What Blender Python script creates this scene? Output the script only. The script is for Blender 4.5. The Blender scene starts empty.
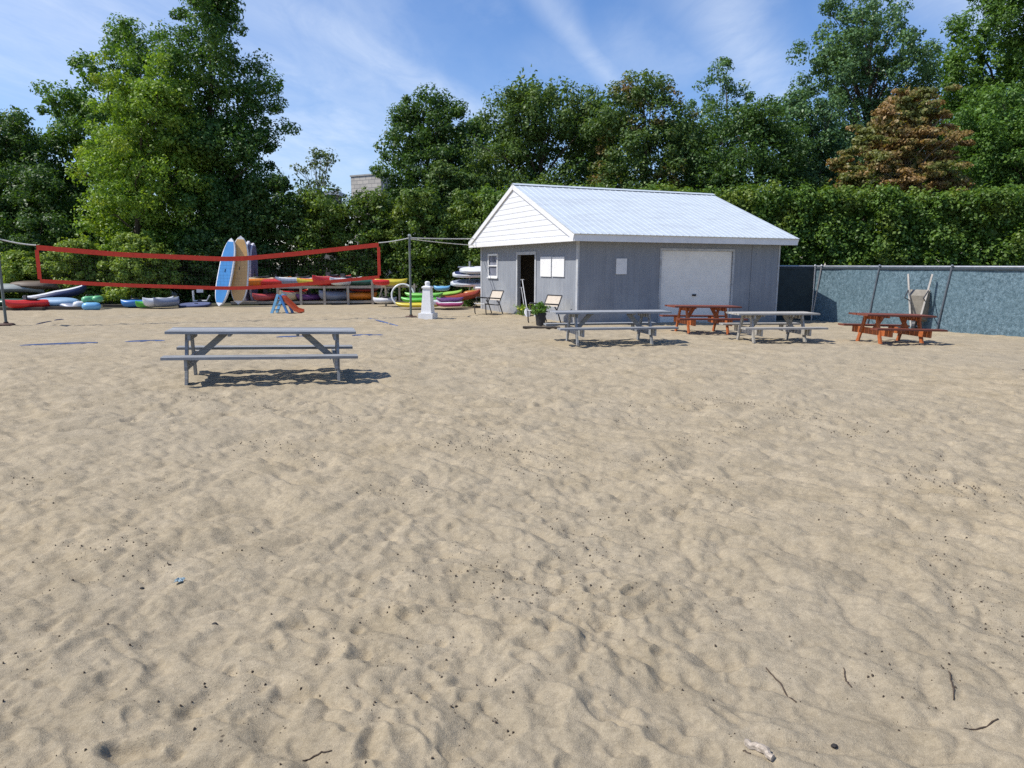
import bpy, math, random
import numpy as np
from mathutils import Vector, Matrix, Euler

random.seed(7)
RNG = np.random.default_rng(11)
scene = bpy.context.scene
COL = scene.collection
R = math.radians

# ------------------------------------------------------------------ camera model
F, PITCH, ROLL, EYE = 708.1, .1657, .0041, 1.7

def ray(px, py):
    du, dv = (px - 512) / F, (py - 384) / F
    a = du * math.cos(ROLL) + dv * math.sin(ROLL)
    b = -du * math.sin(ROLL) + dv * math.cos(ROLL)
    return np.array([a, math.cos(PITCH) - b * math.sin(PITCH), -math.sin(PITCH) - b * math.cos(PITCH)])

def sstep(a, b, x):
    t = np.clip((x - a) / (b - a), 0, 1)
    return t * t * (3 - 2 * t)

def G(x, y):
    """smooth lie of the land"""
    return -.14 * sstep(2, 9, x) * sstep(15, 21, y)

def gp(px, py):
    """ground point seen at a pixel"""
    d = ray(px, py); z = 0
    for _ in range(25):
        t = (z - EYE) / d[2]
        z = float(G(d[0] * t, d[1] * t))
    return Vector((d[0] * t, d[1] * t, z))

def at(px, py, Y):
    d = ray(px, py); t = Y / d[1]
    return Vector((d[0] * t, Y, EYE + d[2] * t))

# ------------------------------------------------------------------ noise
_tab = RNG.random((256, 256))
def vnoise(x, y):
    xi, yi = np.floor(x).astype(int), np.floor(y).astype(int)
    fx, fy = x - xi, y - yi
    fx = fx * fx * fx * (fx * (fx * 6 - 15) + 10); fy = fy * fy * fy * (fy * (fy * 6 - 15) + 10)
    a = _tab[xi & 255, yi & 255]; b = _tab[(xi + 1) & 255, yi & 255]
    c = _tab[xi & 255, (yi + 1) & 255]; d = _tab[(xi + 1) & 255, (yi + 1) & 255]
    return (a * (1 - fx) + b * fx) * (1 - fy) + (c * (1 - fx) + d * fx) * fy - .5

_h = RNG.random((128, 128, 8))
def dents(x, y, c, ra, rb, depth, prob, off):
    xs, ys = x / c + off, y / c + off * 1.7
    xi, yi = np.floor(xs).astype(int), np.floor(ys).astype(int)
    out = np.zeros_like(x)
    for i in (-1, 0, 1):
        for j in (-1, 0, 1):
            h = _h[(xi + i) & 127, (yi + j) & 127]
            dx = (xs - (xi + i) - h[..., 0]) * c; dy = (ys - (yi + j) - h[..., 1]) * c
            th = h[..., 2] * math.pi
            co, si = np.cos(th), np.sin(th)
            s = .65 + .7 * h[..., 5]
            p = (dx * co + dy * si) / (ra * s); q = (-dx * si + dy * co) / (rb * s)
            r = np.sqrt(p * p + q * q)
            k = (h[..., 3] < prob) * depth * (.4 + .9 * h[..., 4])
            # a pressed hollow with a pushed up rim that is higher on one side
            out += k * (-np.exp(-1.5 * r ** 4) + .55 * np.exp(-((r - 1.25) / .3) ** 2) * (.6 + .6 * np.sin(np.arctan2(q, p) + h[..., 6] * 6.3)))
    return out

def N(x, y):
    """sand relief"""
    x = np.asarray(x, float); y = np.asarray(y, float)
    r = np.hypot(x, y)
    wx = x + .25 * vnoise(x * 1.3 + 9, y * 1.3); wy = y + .25 * vnoise(x * 1.3, y * 1.3 + 31)
    z = .045 * vnoise(wx * .45 + 3, wy * .45)
    u, v = wx * .8 - wy * .6, wx * .6 + wy * .8
    z += .035 * vnoise(u * 1.2 + 40, v * 2.2)
    # trampled sand: sharp crests between scooped hollows
    b1 = np.abs(vnoise(u * 2.4 + 17, v * 3.6 + 5)) * 2; b2 = np.abs(vnoise(wx * 4.6 + 71, wy * 5.4 + 15)) * 2
    z += .047 * np.minimum(b1, .75) + .032 * np.minimum(b2, .7)
    z += .021 * np.abs(vnoise(u * 9, v * 13)) * 2 + .011 * vnoise(x * 21, y * 24) + .005 * vnoise(x * 41, y * 43)
    patchy = np.clip(vnoise(x * .5 + 60, y * .5) * 2.6 + .85, .35, 1.3)
    z += patchy * dents(wx, wy, .31, .115, .062, .018, .9, 3.3)
    z += dents(wx, wy, .95, .2, .13, .014, .3, 7.9)
    z += patchy * dents(x, y, .17, .048, .032, .011, .8, 15.1)
    z = np.where(z < -.035, -.035 + (z + .035) * .45, z) * .86
    f = 1 - .3 * sstep(8, 22, r)
    f = f * (1 - sstep(24.5, 27, y + .12 * np.abs(x) * 0))
    f = f * (1 - sstep(40, 46, r))
    return z * f

def ground_z(x, y):
    return float(G(x, y)) + float(N(np.array([x]), np.array([y]))[0])

# ------------------------------------------------------------------ materials
MATS = {}
def _nt(name):
    m = bpy.data.materials.new(name); m.use_nodes = True
    nt = m.node_tree; nt.nodes.clear()
    return m, nt, nt.nodes, nt.links

def node(nt, kind, **kw):
    n = nt.nodes.new(kind)
    for k, v in kw.items():
        if hasattr(n, k): setattr(n, k, v)
        else: n.inputs[k].default_value = v
    return n

def mixc(nt, fac, a, b, blend='MIX'):
    m = nt.nodes.new('ShaderNodeMix'); m.data_type = 'RGBA'; m.blend_type = blend
    for sock, v in ((m.inputs[0], fac), (m.inputs[6], a), (m.inputs[7], b)):
        if isinstance(v, bpy.types.NodeSocket): nt.links.new(v, sock)
        elif isinstance(v, (int, float)): sock.default_value = v
        else: sock.default_value = (*v, 1)
    return m.outputs[2]

def ramp(nt, fac, p0, p1):
    r = nt.nodes.new('ShaderNodeMapRange'); r.clamp = True
    nt.links.new(fac, r.inputs[0]); r.inputs[1].default_value = p0; r.inputs[2].default_value = p1
    return r.outputs[0]

def paint(name, c, rough=.6, var=.25, scale=3., stretch=(1, 1, 1), metallic=0., bump=.0, spec=.4, dirt=None, dscale=1.2, isl=0.):
    """general surface: colour worn by noise at two scales, optional dirt stains"""
    if name in MATS: return MATS[name]
    m, nt, ns, lk = _nt(name)
    out = ns.new('ShaderNodeOutputMaterial'); b = ns.new('ShaderNodeBsdfPrincipled')
    lk.new(b.outputs[0], out.inputs[0])
    tc = ns.new('ShaderNodeTexCoord'); mp = ns.new('ShaderNodeMapping')
    mp.inputs['Scale'].default_value = stretch
    lk.new(tc.outputs['Object'], mp.inputs[0])
    n1 = node(nt, 'ShaderNodeTexNoise', Scale=scale, Detail=6., Roughness=.65); lk.new(mp.outputs[0], n1.inputs['Vector'])
    dark = tuple(v * (1 - var) for v in c); lite = tuple(min(1, v * (1 + var * .6)) for v in c)
    colr = mixc(nt, ramp(nt, n1.outputs[0], .3, .7), dark, lite)
    if dirt:
        n2 = node(nt, 'ShaderNodeTexNoise', Scale=dscale, Detail=8., Roughness=.7); lk.new(mp.outputs[0], n2.inputs['Vector'])
        colr = mixc(nt, ramp(nt, n2.outputs[0], .5, .72), colr, dirt)
    if isl:
        ge = ns.new('ShaderNodeNewGeometry')
        colr = mixc(nt, ge.outputs['Random Per Island'], mixc(nt, 1., colr, (1 - isl,) * 3, 'MULTIPLY'), mixc(nt, 1., colr, (1 + isl,) * 3, 'MULTIPLY'))
    lk.new(colr, b.inputs['Base Color'])
    b.inputs['Roughness'].default_value = rough; b.inputs['Metallic'].default_value = metallic
    b.inputs['Specular IOR Level'].default_value = spec
    if bump:
        bp = node(nt, 'ShaderNodeBump', Strength=bump, Distance=.01)
        lk.new(n1.outputs[0], bp.inputs['Height']); lk.new(bp.outputs[0], b.inputs['Normal'])
    MATS[name] = m
    return m

def leaf_mat(name, c1, c2, c3=None, c3amt=(.55, .7), transl=.3, rough=.5):
    if name in MATS: return MATS[name]
    m, nt, ns, lk = _nt(name)
    out = ns.new('ShaderNodeOutputMaterial'); b = ns.new('ShaderNodeBsdfPrincipled'); t = ns.new('ShaderNodeBsdfTranslucent')
    ge = ns.new('ShaderNodeNewGeometry'); tc = ns.new('ShaderNodeTexCoord')
    colr = mixc(nt, ge.outputs['Random Per Island'], c1, c2)
    if c3:
        n = node(nt, 'ShaderNodeTexNoise', Scale=.5, Detail=4., Roughness=.6); lk.new(tc.outputs['Object'], n.inputs['Vector'])
        colr = mixc(nt, ramp(nt, n.outputs[0], *c3amt), colr, c3)
    lk.new(colr, b.inputs['Base Color']); b.inputs['Roughness'].default_value = rough
    b.inputs['Specular IOR Level'].default_value = .35
    tcol = mixc(nt, 1., colr, (1.5, 1.5, .55), 'MULTIPLY')
    lk.new(tcol, t.inputs[0])
    mx = ns.new('ShaderNodeMixShader'); mx.inputs[0].default_value = transl
    lk.new(b.outputs[0], mx.inputs[1]); lk.new(t.outputs[0], mx.inputs[2]); lk.new(mx.outputs[0], out.inputs[0])
    MATS[name] = m
    return m

# ------------------------------------------------------------------ mesh builder
class MB:
    def __init__(s): s.v = []; s.f = []
    def add(s, vs, fs):
        o = len(s.v); s.v += [tuple(v) for v in vs]; s.f += [tuple(i + o for i in f) for f in fs]
        return s
    def box(s, x0, x1, y0, y1, z0, z1, M=None):
        vs = [Vector((x, y, z)) for z in (z0, z1) for y in (y0, y1) for x in (x0, x1)]
        if M: vs = [M @ v for v in vs]
        return s.add(vs, [(0, 2, 3, 1), (4, 5, 7, 6), (0, 1, 5, 4), (2, 6, 7, 3), (0, 4, 6, 2), (1, 3, 7, 5)])
    def bar(s, p, q, w, h, up=(0, 0, 1)):
        """rectangular bar from p to q, w across, h along 'up'"""
        p, q = Vector(p), Vector(q); d = (q - p); L = d.length; d.normalize()
        a = d.cross(Vector(up))
        if a.length < 1e-4: a = d.cross(Vector((1, 0, 0)))
        a.normalize(); b = a.cross(d)
        M = Matrix((( *d, ), ( *a, ), ( *b, ))).transposed().to_4x4(); M.translation = p
        return s.box(0, L, -w / 2, w / 2, -h / 2, h / 2, M)
    def tube(s, pts, r, n=8, closed=False, cap=True):
        pts = [Vector(p) for p in pts]; k = len(pts)
        rs = r if isinstance(r, (list, tuple)) else [r] * k
        rings = []; ref = None
        for i, p in enumerate(pts):
            if closed: d = pts[(i + 1) % k] - pts[i - 1]
            else: d = pts[min(i + 1, k - 1)] - pts[max(i - 1, 0)]
            d.normalize()
            if ref is None:
                ref = d.orthogonal().normalized()
            ref = (ref - d * ref.dot(d)).normalized()
            b = d.cross(ref)
            rings.append([p + (ref * math.cos(2 * math.pi * j / n) + b * math.sin(2 * math.pi * j / n)) * rs[i] for j in range(n)])
        vs = [v for rg in rings for v in rg]; fs = []
        for i in range(k if closed else k - 1):
            i2 = (i + 1) % k
            for j in range(n):
                j2 = (j + 1) % n
                fs.append((i * n + j, i * n + j2, i2 * n + j2, i2 * n + j))
        if cap and not closed:
            fs.append(tuple(range(n))[::-1]); fs.append(tuple((k - 1) * n + j for j in range(n)))
        return s.add(vs, fs)
    def lathe(s, prof, n=16, c=(0, 0, 0)):
        vs = [(c[0] + r * math.cos(2 * math.pi * j / n), c[1] + r * math.sin(2 * math.pi * j / n), c[2] + z) for r, z in prof for j in range(n)]
        fs = []
        for i in range(len(prof) - 1):
            for j in range(n):
                j2 = (j + 1) % n
                fs.append((i * n + j, i * n + j2, (i + 1) * n + j2, (i + 1) * n + j))
        fs.append(tuple(range(n))[::-1]); fs.append(tuple((len(prof) - 1) * n + j for j in range(n)))
        return s.add(vs, fs)
    def loft(s, secs, cap=True):
        n = len(secs[0]); vs = [v for sc in secs for v in sc]; fs = []
        for i in range(len(secs) - 1):
            for j in range(n):
                j2 = (j + 1) % n
                fs.append((i * n + j, i * n + j2, (i + 1) * n + j2, (i + 1) * n + j))
        if cap:
            fs.append(tuple(range(n))[::-1]); fs.append(tuple((len(secs) - 1) * n + j for j in range(n)))
        return s.add(vs, fs)
    def build(s, name, mat, parent=None, smooth=False, M=None):
        me = bpy.data.meshes.new(name)
        vs = s.v if M is None else [M @ Vector(v) for v in s.v]
        me.from_pydata([tuple(v) for v in vs], [], s.f); me.update()
        if smooth:
            me.polygons.foreach_set('use_smooth', [True] * len(me.polygons))
            me.set_sharp_from_angle(angle=R(40))
        me.materials.append(mat)
        o = bpy.data.objects.new(name, me); COL.objects.link(o)
        if parent: o.parent = parent
        return o

def thing(name, label, cat, loc=(0, 0, 0), rot=(0, 0, 0), group=None):
    o = bpy.data.objects.new(name, None); COL.objects.link(o)
    o.location = loc; o.rotation_euler = rot if isinstance(rot, (tuple, list)) else (0, 0, rot)
    o.empty_display_size = .2
    return tag(o, label, cat, group)

def tag(o, label=None, cat=None, group=None, kind=None):
    if label: o['label'] = label
    if cat: o['category'] = cat
    if group: o['group'] = group
    if kind: o['kind'] = kind
    return o

def raw_mesh(name, v, quads, mat, parent=None):
    me = bpy.data.meshes.new(name)
    nv, nf = len(v), len(quads)
    me.vertices.add(nv); me.vertices.foreach_set('co', np.ascontiguousarray(v, np.float32).ravel())
    me.loops.add(nf * 4); me.loops.foreach_set('vertex_index', np.ascontiguousarray(quads, np.int32).ravel())
    me.polygons.add(nf); me.polygons.foreach_set('loop_start', np.arange(0, nf * 4, 4, dtype=np.int32))
    me.update(calc_edges=True); me.validate()
    me.materials.append(mat)
    o = bpy.data.objects.new(name, me); COL.objects.link(o)
    if parent: o.parent = parent
    return o

# ------------------------------------------------------------------ palette
SILVER = paint('weathered_grey_wood', (.27, .28, .285), .8, .35, 5, (1, 9, 9), bump=.4, dirt=(.15, .15, .15), dscale=2, isl=.35)
SILVER2 = paint('pale_weathered_wood', (.36, .34, .30), .85, .35, 5, (1, 9, 9), bump=.4, dirt=(.18, .17, .15), dscale=2, isl=.35)
ORANGE_W = paint('orange_stained_wood', (.42, .12, .035), .6, .35, 4, (1, 8, 8), bump=.3, dirt=(.2, .06, .025), dscale=2, isl=.35)
ORANGE_T = paint('shade_darkened_orange_boards', (.17, .05, .028), .6, .35, 4, (1, 8, 8), bump=.3, isl=.35)  # orange stain with the shade of the board edges put into its colour
WHITE = paint('white_paint', (.74, .74, .73), .55, .08, 4)
WHITE_P = paint('white_plastic', (.70, .71, .72), .35, .08, 3)
STEEL = paint('galvanised_steel', (.42, .43, .44), .4, .2, 8, metallic=.6)
DARKSTEEL = paint('dark_steel', (.035, .035, .04), .5, .3, 8)
RUST = paint('rusty_iron', (.09, .05, .035), .8, .4, 12)
RED_T = paint('red_webbing', (.70, .06, .03), .7, .2, 12)
ROPE = paint('pale_rope', (.55, .54, .50), .8, .2, 30)
TIMBER = paint('pale_timber', (.42, .37, .30), .8, .3, 4, (1, 6, 6), bump=.3)
OLDTIMBER = paint('old_dark_timber', (.075, .06, .045), .85, .4, 4, (1, 6, 6), bump=.4)
BARK = paint('bark', (.10, .078, .058), .9, .4, 6, (4, 4, 1), bump=.6)
BARK_L = paint('pale_bark', (.22, .19, .15), .9, .35, 6, (4, 4, 1), bump=.5)
def plastic(name, c, rough=.38): return paint(name, c, rough, .16, 2.5, spec=.5)

# ------------------------------------------------------------------ world, sun, camera
world = bpy.data.worlds.new("World"); scene.world = world; world.use_nodes = True
wn, wl = world.node_tree.nodes, world.node_tree.links
wn.clear()
SUN_EL = R(54); sd = Vector((-.985, -.17, 0)).normalized() * math.cos(SUN_EL) + Vector((0, 0, math.sin(SUN_EL)))
sky = wn.new('ShaderNodeTexSky'); sky.sky_type = 'NISHITA'; sky.sun_disc = False
sky.sun_elevation = SUN_EL; sky.sun_rotation = math.atan2(sd.x, sd.y)
sky.air_density = 1.0; sky.dust_density = .6; sky.ozone_density = 2.2
bg = wn.new('ShaderNodeBackground'); bg.inputs[1].default_value = .135
wo = wn.new('ShaderNodeOutputWorld')
wt = world.node_tree
tc = wn.new('ShaderNodeTexCoord')
sx = wn.new('ShaderNodeSeparateXYZ'); wl.new(tc.outputs['Generated'], sx.inputs[0])
def wm(op, a, b=None, c=None):
    n = wn.new('ShaderNodeMath'); n.operation = op
    for i, v in enumerate((a, b, c)):
        if v is None: continue
        if isinstance(v, bpy.types.NodeSocket): wl.new(v, n.inputs[i])
        else: n.inputs[i].default_value = v
    return n.outputs[0]
zz = wm('MAXIMUM', sx.outputs[2], .03)
qx = wm('DIVIDE', sx.outputs[0], zz); qy = wm('DIVIDE', sx.outputs[1], zz)
cq = wn.new('ShaderNodeCombineXYZ'); wl.new(qx, cq.inputs[0]); wl.new(qy, cq.inputs[1])
def wnoise(scale, detail, rot=0., st=(1, 1, 1), rough=.6, dist=0.):
    mp = wn.new('ShaderNodeMapping'); mp.inputs['Rotation'].default_value = (0, 0, rot); mp.inputs['Scale'].default_value = st
    wl.new(cq.outputs[0], mp.inputs[0])
    n = wn.new('ShaderNodeTexNoise'); n.inputs['Scale'].default_value = scale; n.inputs['Detail'].default_value = detail
    n.inputs['Roughness'].default_value = rough; n.inputs['Distortion'].default_value = dist
    wl.new(mp.outputs[0], n.inputs['Vector']); return n.outputs[0]
cloud = None
nz = wnoise(1.1, 9, .5, (1, .45, 1), .62, .4)
nf = wnoise(4.2, 8, .9, (1, .3, 1), .65, .6)
def band(p0, p1, w, amt, fade=.6):
    """a streak of cirrus lying across the sky between two directions"""
    global cloud
    a, b = ray(*p0), ray(*p1); a = a[:2] / a[2]; b = b[:2] / b[2]
    d = b - a; L = float(np.hypot(*d)); d = d / L
    tx = wm('ADD', wm('MULTIPLY', wm('SUBTRACT', qx, float(a[0])), float(d[0])), wm('MULTIPLY', wm('SUBTRACT', qy, float(a[1])), float(d[1])))
    ty = wm('ADD', wm('MULTIPLY', wm('SUBTRACT', qx, float(a[0])), float(-d[1])), wm('MULTIPLY', wm('SUBTRACT', qy, float(a[1])), float(d[0])))
    ty = wm('ADD', ty, wm('MULTIPLY', wm('SUBTRACT', nz, .5), w * 2.2))
    g = wm('EXPONENT', wm('MULTIPLY', wm('POWER', wm('ABSOLUTE', wm('DIVIDE', ty, w)), 2), -1.))
    e = wm('EXPONENT', wm('MULTIPLY', wm('POWER', wm('ABSOLUTE', wm('DIVIDE', wm('SUBTRACT', tx, L / 2), L * fade)), 4), -1.))
    k = wm('MULTIPLY', wm('MULTIPLY', g, e), wm('MULTIPLY', wm('ADD', wm('MULTIPLY', nf, 1.2), .1), amt))
    cloud = k if cloud is None else wm('MAXIMUM', cloud, k)
band((230, -20), (500, 125), .22, .5)
band((270, 25), (440, 150), .7, .32, .9)
band((20, 20), (300, 160), 1.1, .42, 1.0)
band((525, -30), (612, 85), .08, .42)
band((700, -30), (775, 100), .2, .42)
band((960, -40), (1080, 30), .3, .7)
band((560, 40), (700, 80), .5, .18)
veil = wm('MULTIPLY', wm('MAXIMUM', wm('SUBTRACT', nz, .48), 0.), .5)
cloud = wm('MINIMUM', wm('ADD', cloud, veil), .85)
hs = wn.new('ShaderNodeHueSaturation'); hs.inputs['Saturation'].default_value = 1.22
wl.new(sky.outputs[0], hs.inputs['Color'])
cmix = mixc(wt, cloud, mixc(wt, 1., hs.outputs[0], (1.03, 1.0, 1.14), 'MULTIPLY'), (6.6, 7.2, 8.0))
wl.new(cmix, bg.inputs[0]); wl.new(bg.outputs[0], wo.inputs[0])

sun = bpy.data.lights.new('sun', 'SUN'); sun.energy = 5.0; sun.angle = R(.53); sun.color = (1, .955, .88)
so = bpy.data.objects.new('sun', sun); COL.objects.link(so)
so.rotation_euler = sd.to_track_quat('Z', 'Y').to_euler()

cam = bpy.data.cameras.new('camera'); co = bpy.data.objects.new('camera', cam); COL.objects.link(co)
cam.sensor_width = 36; cam.sensor_fit = 'HORIZONTAL'; cam.lens = F / 1024 * 36
cam.clip_start = .05; cam.clip_end = 20000
right = Vector((1, 0, 0)); fwd = Vector((0, math.cos(PITCH), -math.sin(PITCH))); up = right.cross(fwd)
X = right * math.cos(ROLL) + up * math.sin(ROLL); Yv = -right * math.sin(ROLL) + up * math.cos(ROLL)
M = Matrix((X, Yv, -fwd)).transposed().to_4x4(); M.translation = (0, 0, EYE)
co.matrix_world = M
scene.camera = co
vs_ = scene.view_settings; vs_.view_transform = 'Standard'; vs_.look = 'None'; vs_.gamma = 1; vs_.exposure = 0.12; vs_.use_curve_mapping = False
scene.cycles.max_bounces = 6; scene.cycles.diffuse_bounces = 3; scene.cycles.transmission_bounces = 4
scene.cycles.use_denoising = True; scene.cycles.denoiser = 'OPENIMAGEDENOISE'; scene.cycles.denoising_input_passes = 'RGB_ALBEDO_NORMAL'; scene.cycles.use_denoising = False
scene.cycles.sample_clamp_indirect = 6

# ------------------------------------------------------------------ sand
def sand_material():
    m, nt, ns, lk = _nt('beach_sand')
    out = ns.new('ShaderNodeOutputMaterial'); b = ns.new('ShaderNodeBsdfPrincipled'); lk.new(b.outputs[0], out.inputs[0])
    tc = ns.new('ShaderNodeTexCoord')
    def nz(scale, detail, rough=.6):
        n = node(nt, 'ShaderNodeTexNoise', Scale=scale, Detail=detail, Roughness=rough); lk.new(tc.outputs['Object'], n.inputs['Vector']); return n.outputs[0]
    big = ramp(nt, nz(.35, 4), .35, .65); mid = ramp(nt, nz(2.3, 6, .65), .32, .7); fine = nz(34, 8, .75); gr = nz(190, 5, .8)
    c = mixc(nt, mid, (.348, .288, .188), (.485, .407, .278))
    c = mixc(nt, big, c, mixc(nt, .5, c, (.362, .318, .236)))
    c = mixc(nt, ramp(nt, fine, .25, .8), mixc(nt, 1., c, (.68, .67, .66), 'MULTIPLY'), mixc(nt, 1., c, (1.2, 1.2, 1.2), 'MULTIPLY'))
    c = mixc(nt, ramp(nt, gr, .3, .75), mixc(nt, 1., c, (.74, .73, .73), 'MULTIPLY'), mixc(nt, 1., c, (1.18, 1.18, 1.18), 'MULTIPLY'))
    # crumbs of dark organic matter gathered in patches
    vo = node(nt, 'ShaderNodeTexVoronoi', Scale=38.); lk.new(tc.outputs['Object'], vo.inputs['Vector'])
    patch = ramp(nt, nz(1.6, 5, .7), .5, .66)
    thr = ns.new('ShaderNodeMath'); thr.operation = 'MULTIPLY'; lk.new(patch, thr.inputs[0]); thr.inputs[1].default_value = .3
    lt = ns.new('ShaderNodeMath'); lt.operation = 'LESS_THAN'; lk.new(vo.outputs['Distance'], lt.inputs[0]); lk.new(thr.outputs[0], lt.inputs[1])
    se = ns.new('ShaderNodeSeparateColor'); lk.new(vo.outputs['Color'], se.inputs[0])
    g2 = ns.new('ShaderNodeMath'); g2.operation = 'LESS_THAN'; lk.new(se.outputs[0], g2.inputs[0]); g2.inputs[1].default_value = .3
    mu = ns.new('ShaderNodeMath'); mu.operation = 'MULTIPLY'; lk.new(lt.outputs[0], mu.inputs[0]); lk.new(g2.outputs[0], mu.inputs[1])
    m3 = ns.new('ShaderNodeMath'); m3.operation = 'MULTIPLY'; lk.new(mu.outputs[0], m3.inputs[0]); m3.inputs[1].default_value = .75
    c = mixc(nt, m3.outputs[0], c, (.07, .055, .04))
    lk.new(c, b.inputs['Base Color']); b.inputs['Roughness'].default_value = .95; b.inputs['Specular IOR Level'].default_value = .12
    ad = ns.new('ShaderNodeMath'); ad.operation = 'MULTIPLY_ADD'; lk.new(gr, ad.inputs[0]); ad.inputs[1].default_value = .5; lk.new(fine, ad.inputs[2])
    bp = node(nt, 'ShaderNodeBump', Strength=.6, Distance=.018); lk.new(ad.outputs[0], bp.inputs['Height']); lk.new(bp.outputs[0], b.inputs['Normal'])
    return m

SAND = sand_material()
rad = [.0]
r = .35
while r < 46:
    rad.append(r); r *= 1.0 + (.0049 if r > 1.7 else .03)
while r < 9000:
    rad.append(r); r *= 1.25
rad = np.array(rad)
ang = np.concatenate([np.arange(-48, 48, .17), np.arange(48, 312, 4.)])
A = np.radians(90 - ang)
rr, aa = np.meshgrid(rad[1:], A, indexing='ij')
gx, gy = rr * np.cos(aa), rr * np.sin(aa)
gz = G(gx, gy) + N(gx, gy)
nr, na = gx.shape
vv = np.stack([gx, gy, gz], -1).reshape(-1, 3)
ii, jj = np.meshgrid(np.arange(nr - 1), np.arange(na), indexing='ij')
j2 = (jj + 1) % na
qs = np.stack([ii * na + jj, ii * na + j2, (ii + 1) * na + j2, (ii + 1) * na + jj], -1).reshape(-1, 4)[:, ::-1]
sand = raw_mesh('beach_sand', vv, qs, SAND)
sand.data.polygons.foreach_set('use_smooth', [True] * len(sand.data.polygons))
tag(sand, kind='structure')
cap = MB(); cap.add([(.35 * math.cos(a), .35 * math.sin(a), 0) for a in np.linspace(0, 6.283, 24, endpoint=False)], [tuple(range(24))])

# soil under the bushes, from the far edge of the sand to the horizon
SOIL = paint('leaf_litter_soil', (.055, .05, .03), .95, .5, 1.5, bump=.5, dirt=(.05, .08, .025), dscale=.6)
edge_px = [(-60, 312), (0, 310.5), (60, 309.5), (100, 308.8), (160, 307.8), (200, 307.3), (250, 306.3), (300, 305.4), (345, 305), (392, 304.4), (440, 302.8), (476, 302.6)]
edge = [gp(*p) for p in edge_px]
soil = MB(); near = [Vector((-70, 25, 0)), Vector((-30, 25, 0))] + edge + [Vector((-1., 32.4, 0)), Vector((3, 33., 0)), Vector((8.4, 32., 0)), Vector((10.1, 25.6, 0)), Vector((10.8, 24.6, 0)), Vector((12.2, 22, 0)), Vector((13.3, 18.2, 0)), Vector((14.3, 15, 0)), Vector((20, 10, 0)), Vector((70, 2, 0))]
fin = []
for a, b in zip(near, near[1:]):
    k = max(1, int((b - a).length / 1.))
    for i in range(k):
        p = a.lerp(b, i / k); fin.append(p + Vector((0, random.uniform(-.08, .12), 0)) if abs(p.x) < 20 else p)
fin.append(near[-1])
rows = []
for k, (dy, sc) in enumerate(((0, 1), (1.5, 1), (5, 1.02), (20, 1.2), (80, 2), (600, 8), (6000, 60))):
    rows.append([Vector((p.x * sc, p.y + dy, G(p.x, p.y) + (.03 if k else -.012) + (random.uniform(0, .05) if k == 1 else 0))) for p in fin])
n = len(fin)
soil.add([v for rw in rows for v in rw], [(i * n + j, i * n + j + 1, (i + 1) * n + j + 1, (i + 1) * n + j) for i in range(len(rows) - 1) for j in range(n - 1)])
tag(soil.build('soil', SOIL), kind='structure')

# ------------------------------------------------------------------ litter on the sand
deb = MB()
def chip(x, y, L, w, h):
    a = random.uniform(0, 6.283); z = ground_z(x, y)
    c, s = math.cos(a), math.sin(a)
    k = 6
    pts = []
    for i in range(k):
        t = 2 * math.pi * i / k; rr_ = random.uniform(.65, 1.1)
        pts.append((rr_ * L / 2 * math.cos(t), rr_ * w / 2 * math.sin(t)))
    lo = [(x + c * p - s * q, y + s * p + c * q, z - .004) for p, q in pts]
    hi = [(x + (c * p - s * q) * .7, y + (s * p + c * q) * .7, z + h) for p, q in pts]
    deb.loft([lo, hi])
cl = [(random.uniform(-4, 4), random.uniform(2.4, 9)) for _ in range(60)] + [gp(x, y).xy[:] for x, y in ((520, 590), (560, 600), (450, 720), (890, 690), (240, 700), (470, 560), (700, 610), (960, 560))]
for _ in range(4800):
    if random.random() < .8:
        cx, cy = random.choice(cl); x, y = random.gauss(cx, .2), random.gauss(cy, .15)
    else:
        y = 2.1 + 13 * random.random() ** 1.7; x = random.uniform(-.8, .8) * y
    if y < 2: continue
    L = random.choice((.003, .003, .004, .004, .005, .006, .007, .012)) * (1 + y * .06)
    chip(x, y, L, L * random.uniform(.4, 1), L * .45)
tag(deb.build('bark_crumbs', paint('dark_crumbs', (.085, .064, .045), .95, .5, 40)), kind='stuff')

def stick(pxs, r, label, mat, name='twig', cat='twig'):
    pts = []
    for p in pxs:
        q = gp(*p); q.z = ground_z(q.x, q.y) + r * .8; pts.append(q)
    b = pts[0]
    dense = []
    for i in range(len(pts) - 1):
        for k in range(4): 
            q = pts[i].lerp(pts[i + 1], k / 4)
            q.z = ground_z(q.x, q.y) + r * .7; dense.append(q + Vector((random.uniform(-1, 1), random.uniform(-1, 1), random.uniform(-.5, .3))) * min(r * 1.3, .005))
    dense.append(pts[-1])
    mb = MB(); k = len(dense)
    mb.tube([q - b for q in dense], [r * (.55 + .55 * math.sin(math.pi * (.15 + .7 * i / (k - 1)))) * random.uniform(.85, 1.1) for i in range(k)], 7)
    o = mb.build(name, mat, smooth=True); o.location = b
    tag(o, label, cat)
TWIG = paint('dead_twig', (.07, .05, .035), .9, .4, 30)
DRIFT = paint('driftwood', (.42, .36, .29), .85, .45, 12, (1, 6, 6), bump=.5, dirt=(.22, .18, .14), dscale=9)
stick([(744, 754), (757, 761), (772, 773)], .014, 'thick bleached driftwood stick lying on sand at bottom edge', DRIFT, 'driftwood_stick', 'driftwood')
stick([(742, 760), (750, 766)], .003, 'short dark twig tucked beside the bleached driftwood stick', TWIG)
stick([(947, 678), (952, 690), (953, 706)], .003, 'thin bent dark twig on sand, upper one near right edge', TWIG)
stick([(962, 734), (975, 732), (997, 728)], .003, 'long dark crooked twig on sand in bottom right corner', TWIG)
stick([(843, 672), (846, 684), (851, 692)], .003, 'short dark hooked twig on sand beside shallow hollow', TWIG)
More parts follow.
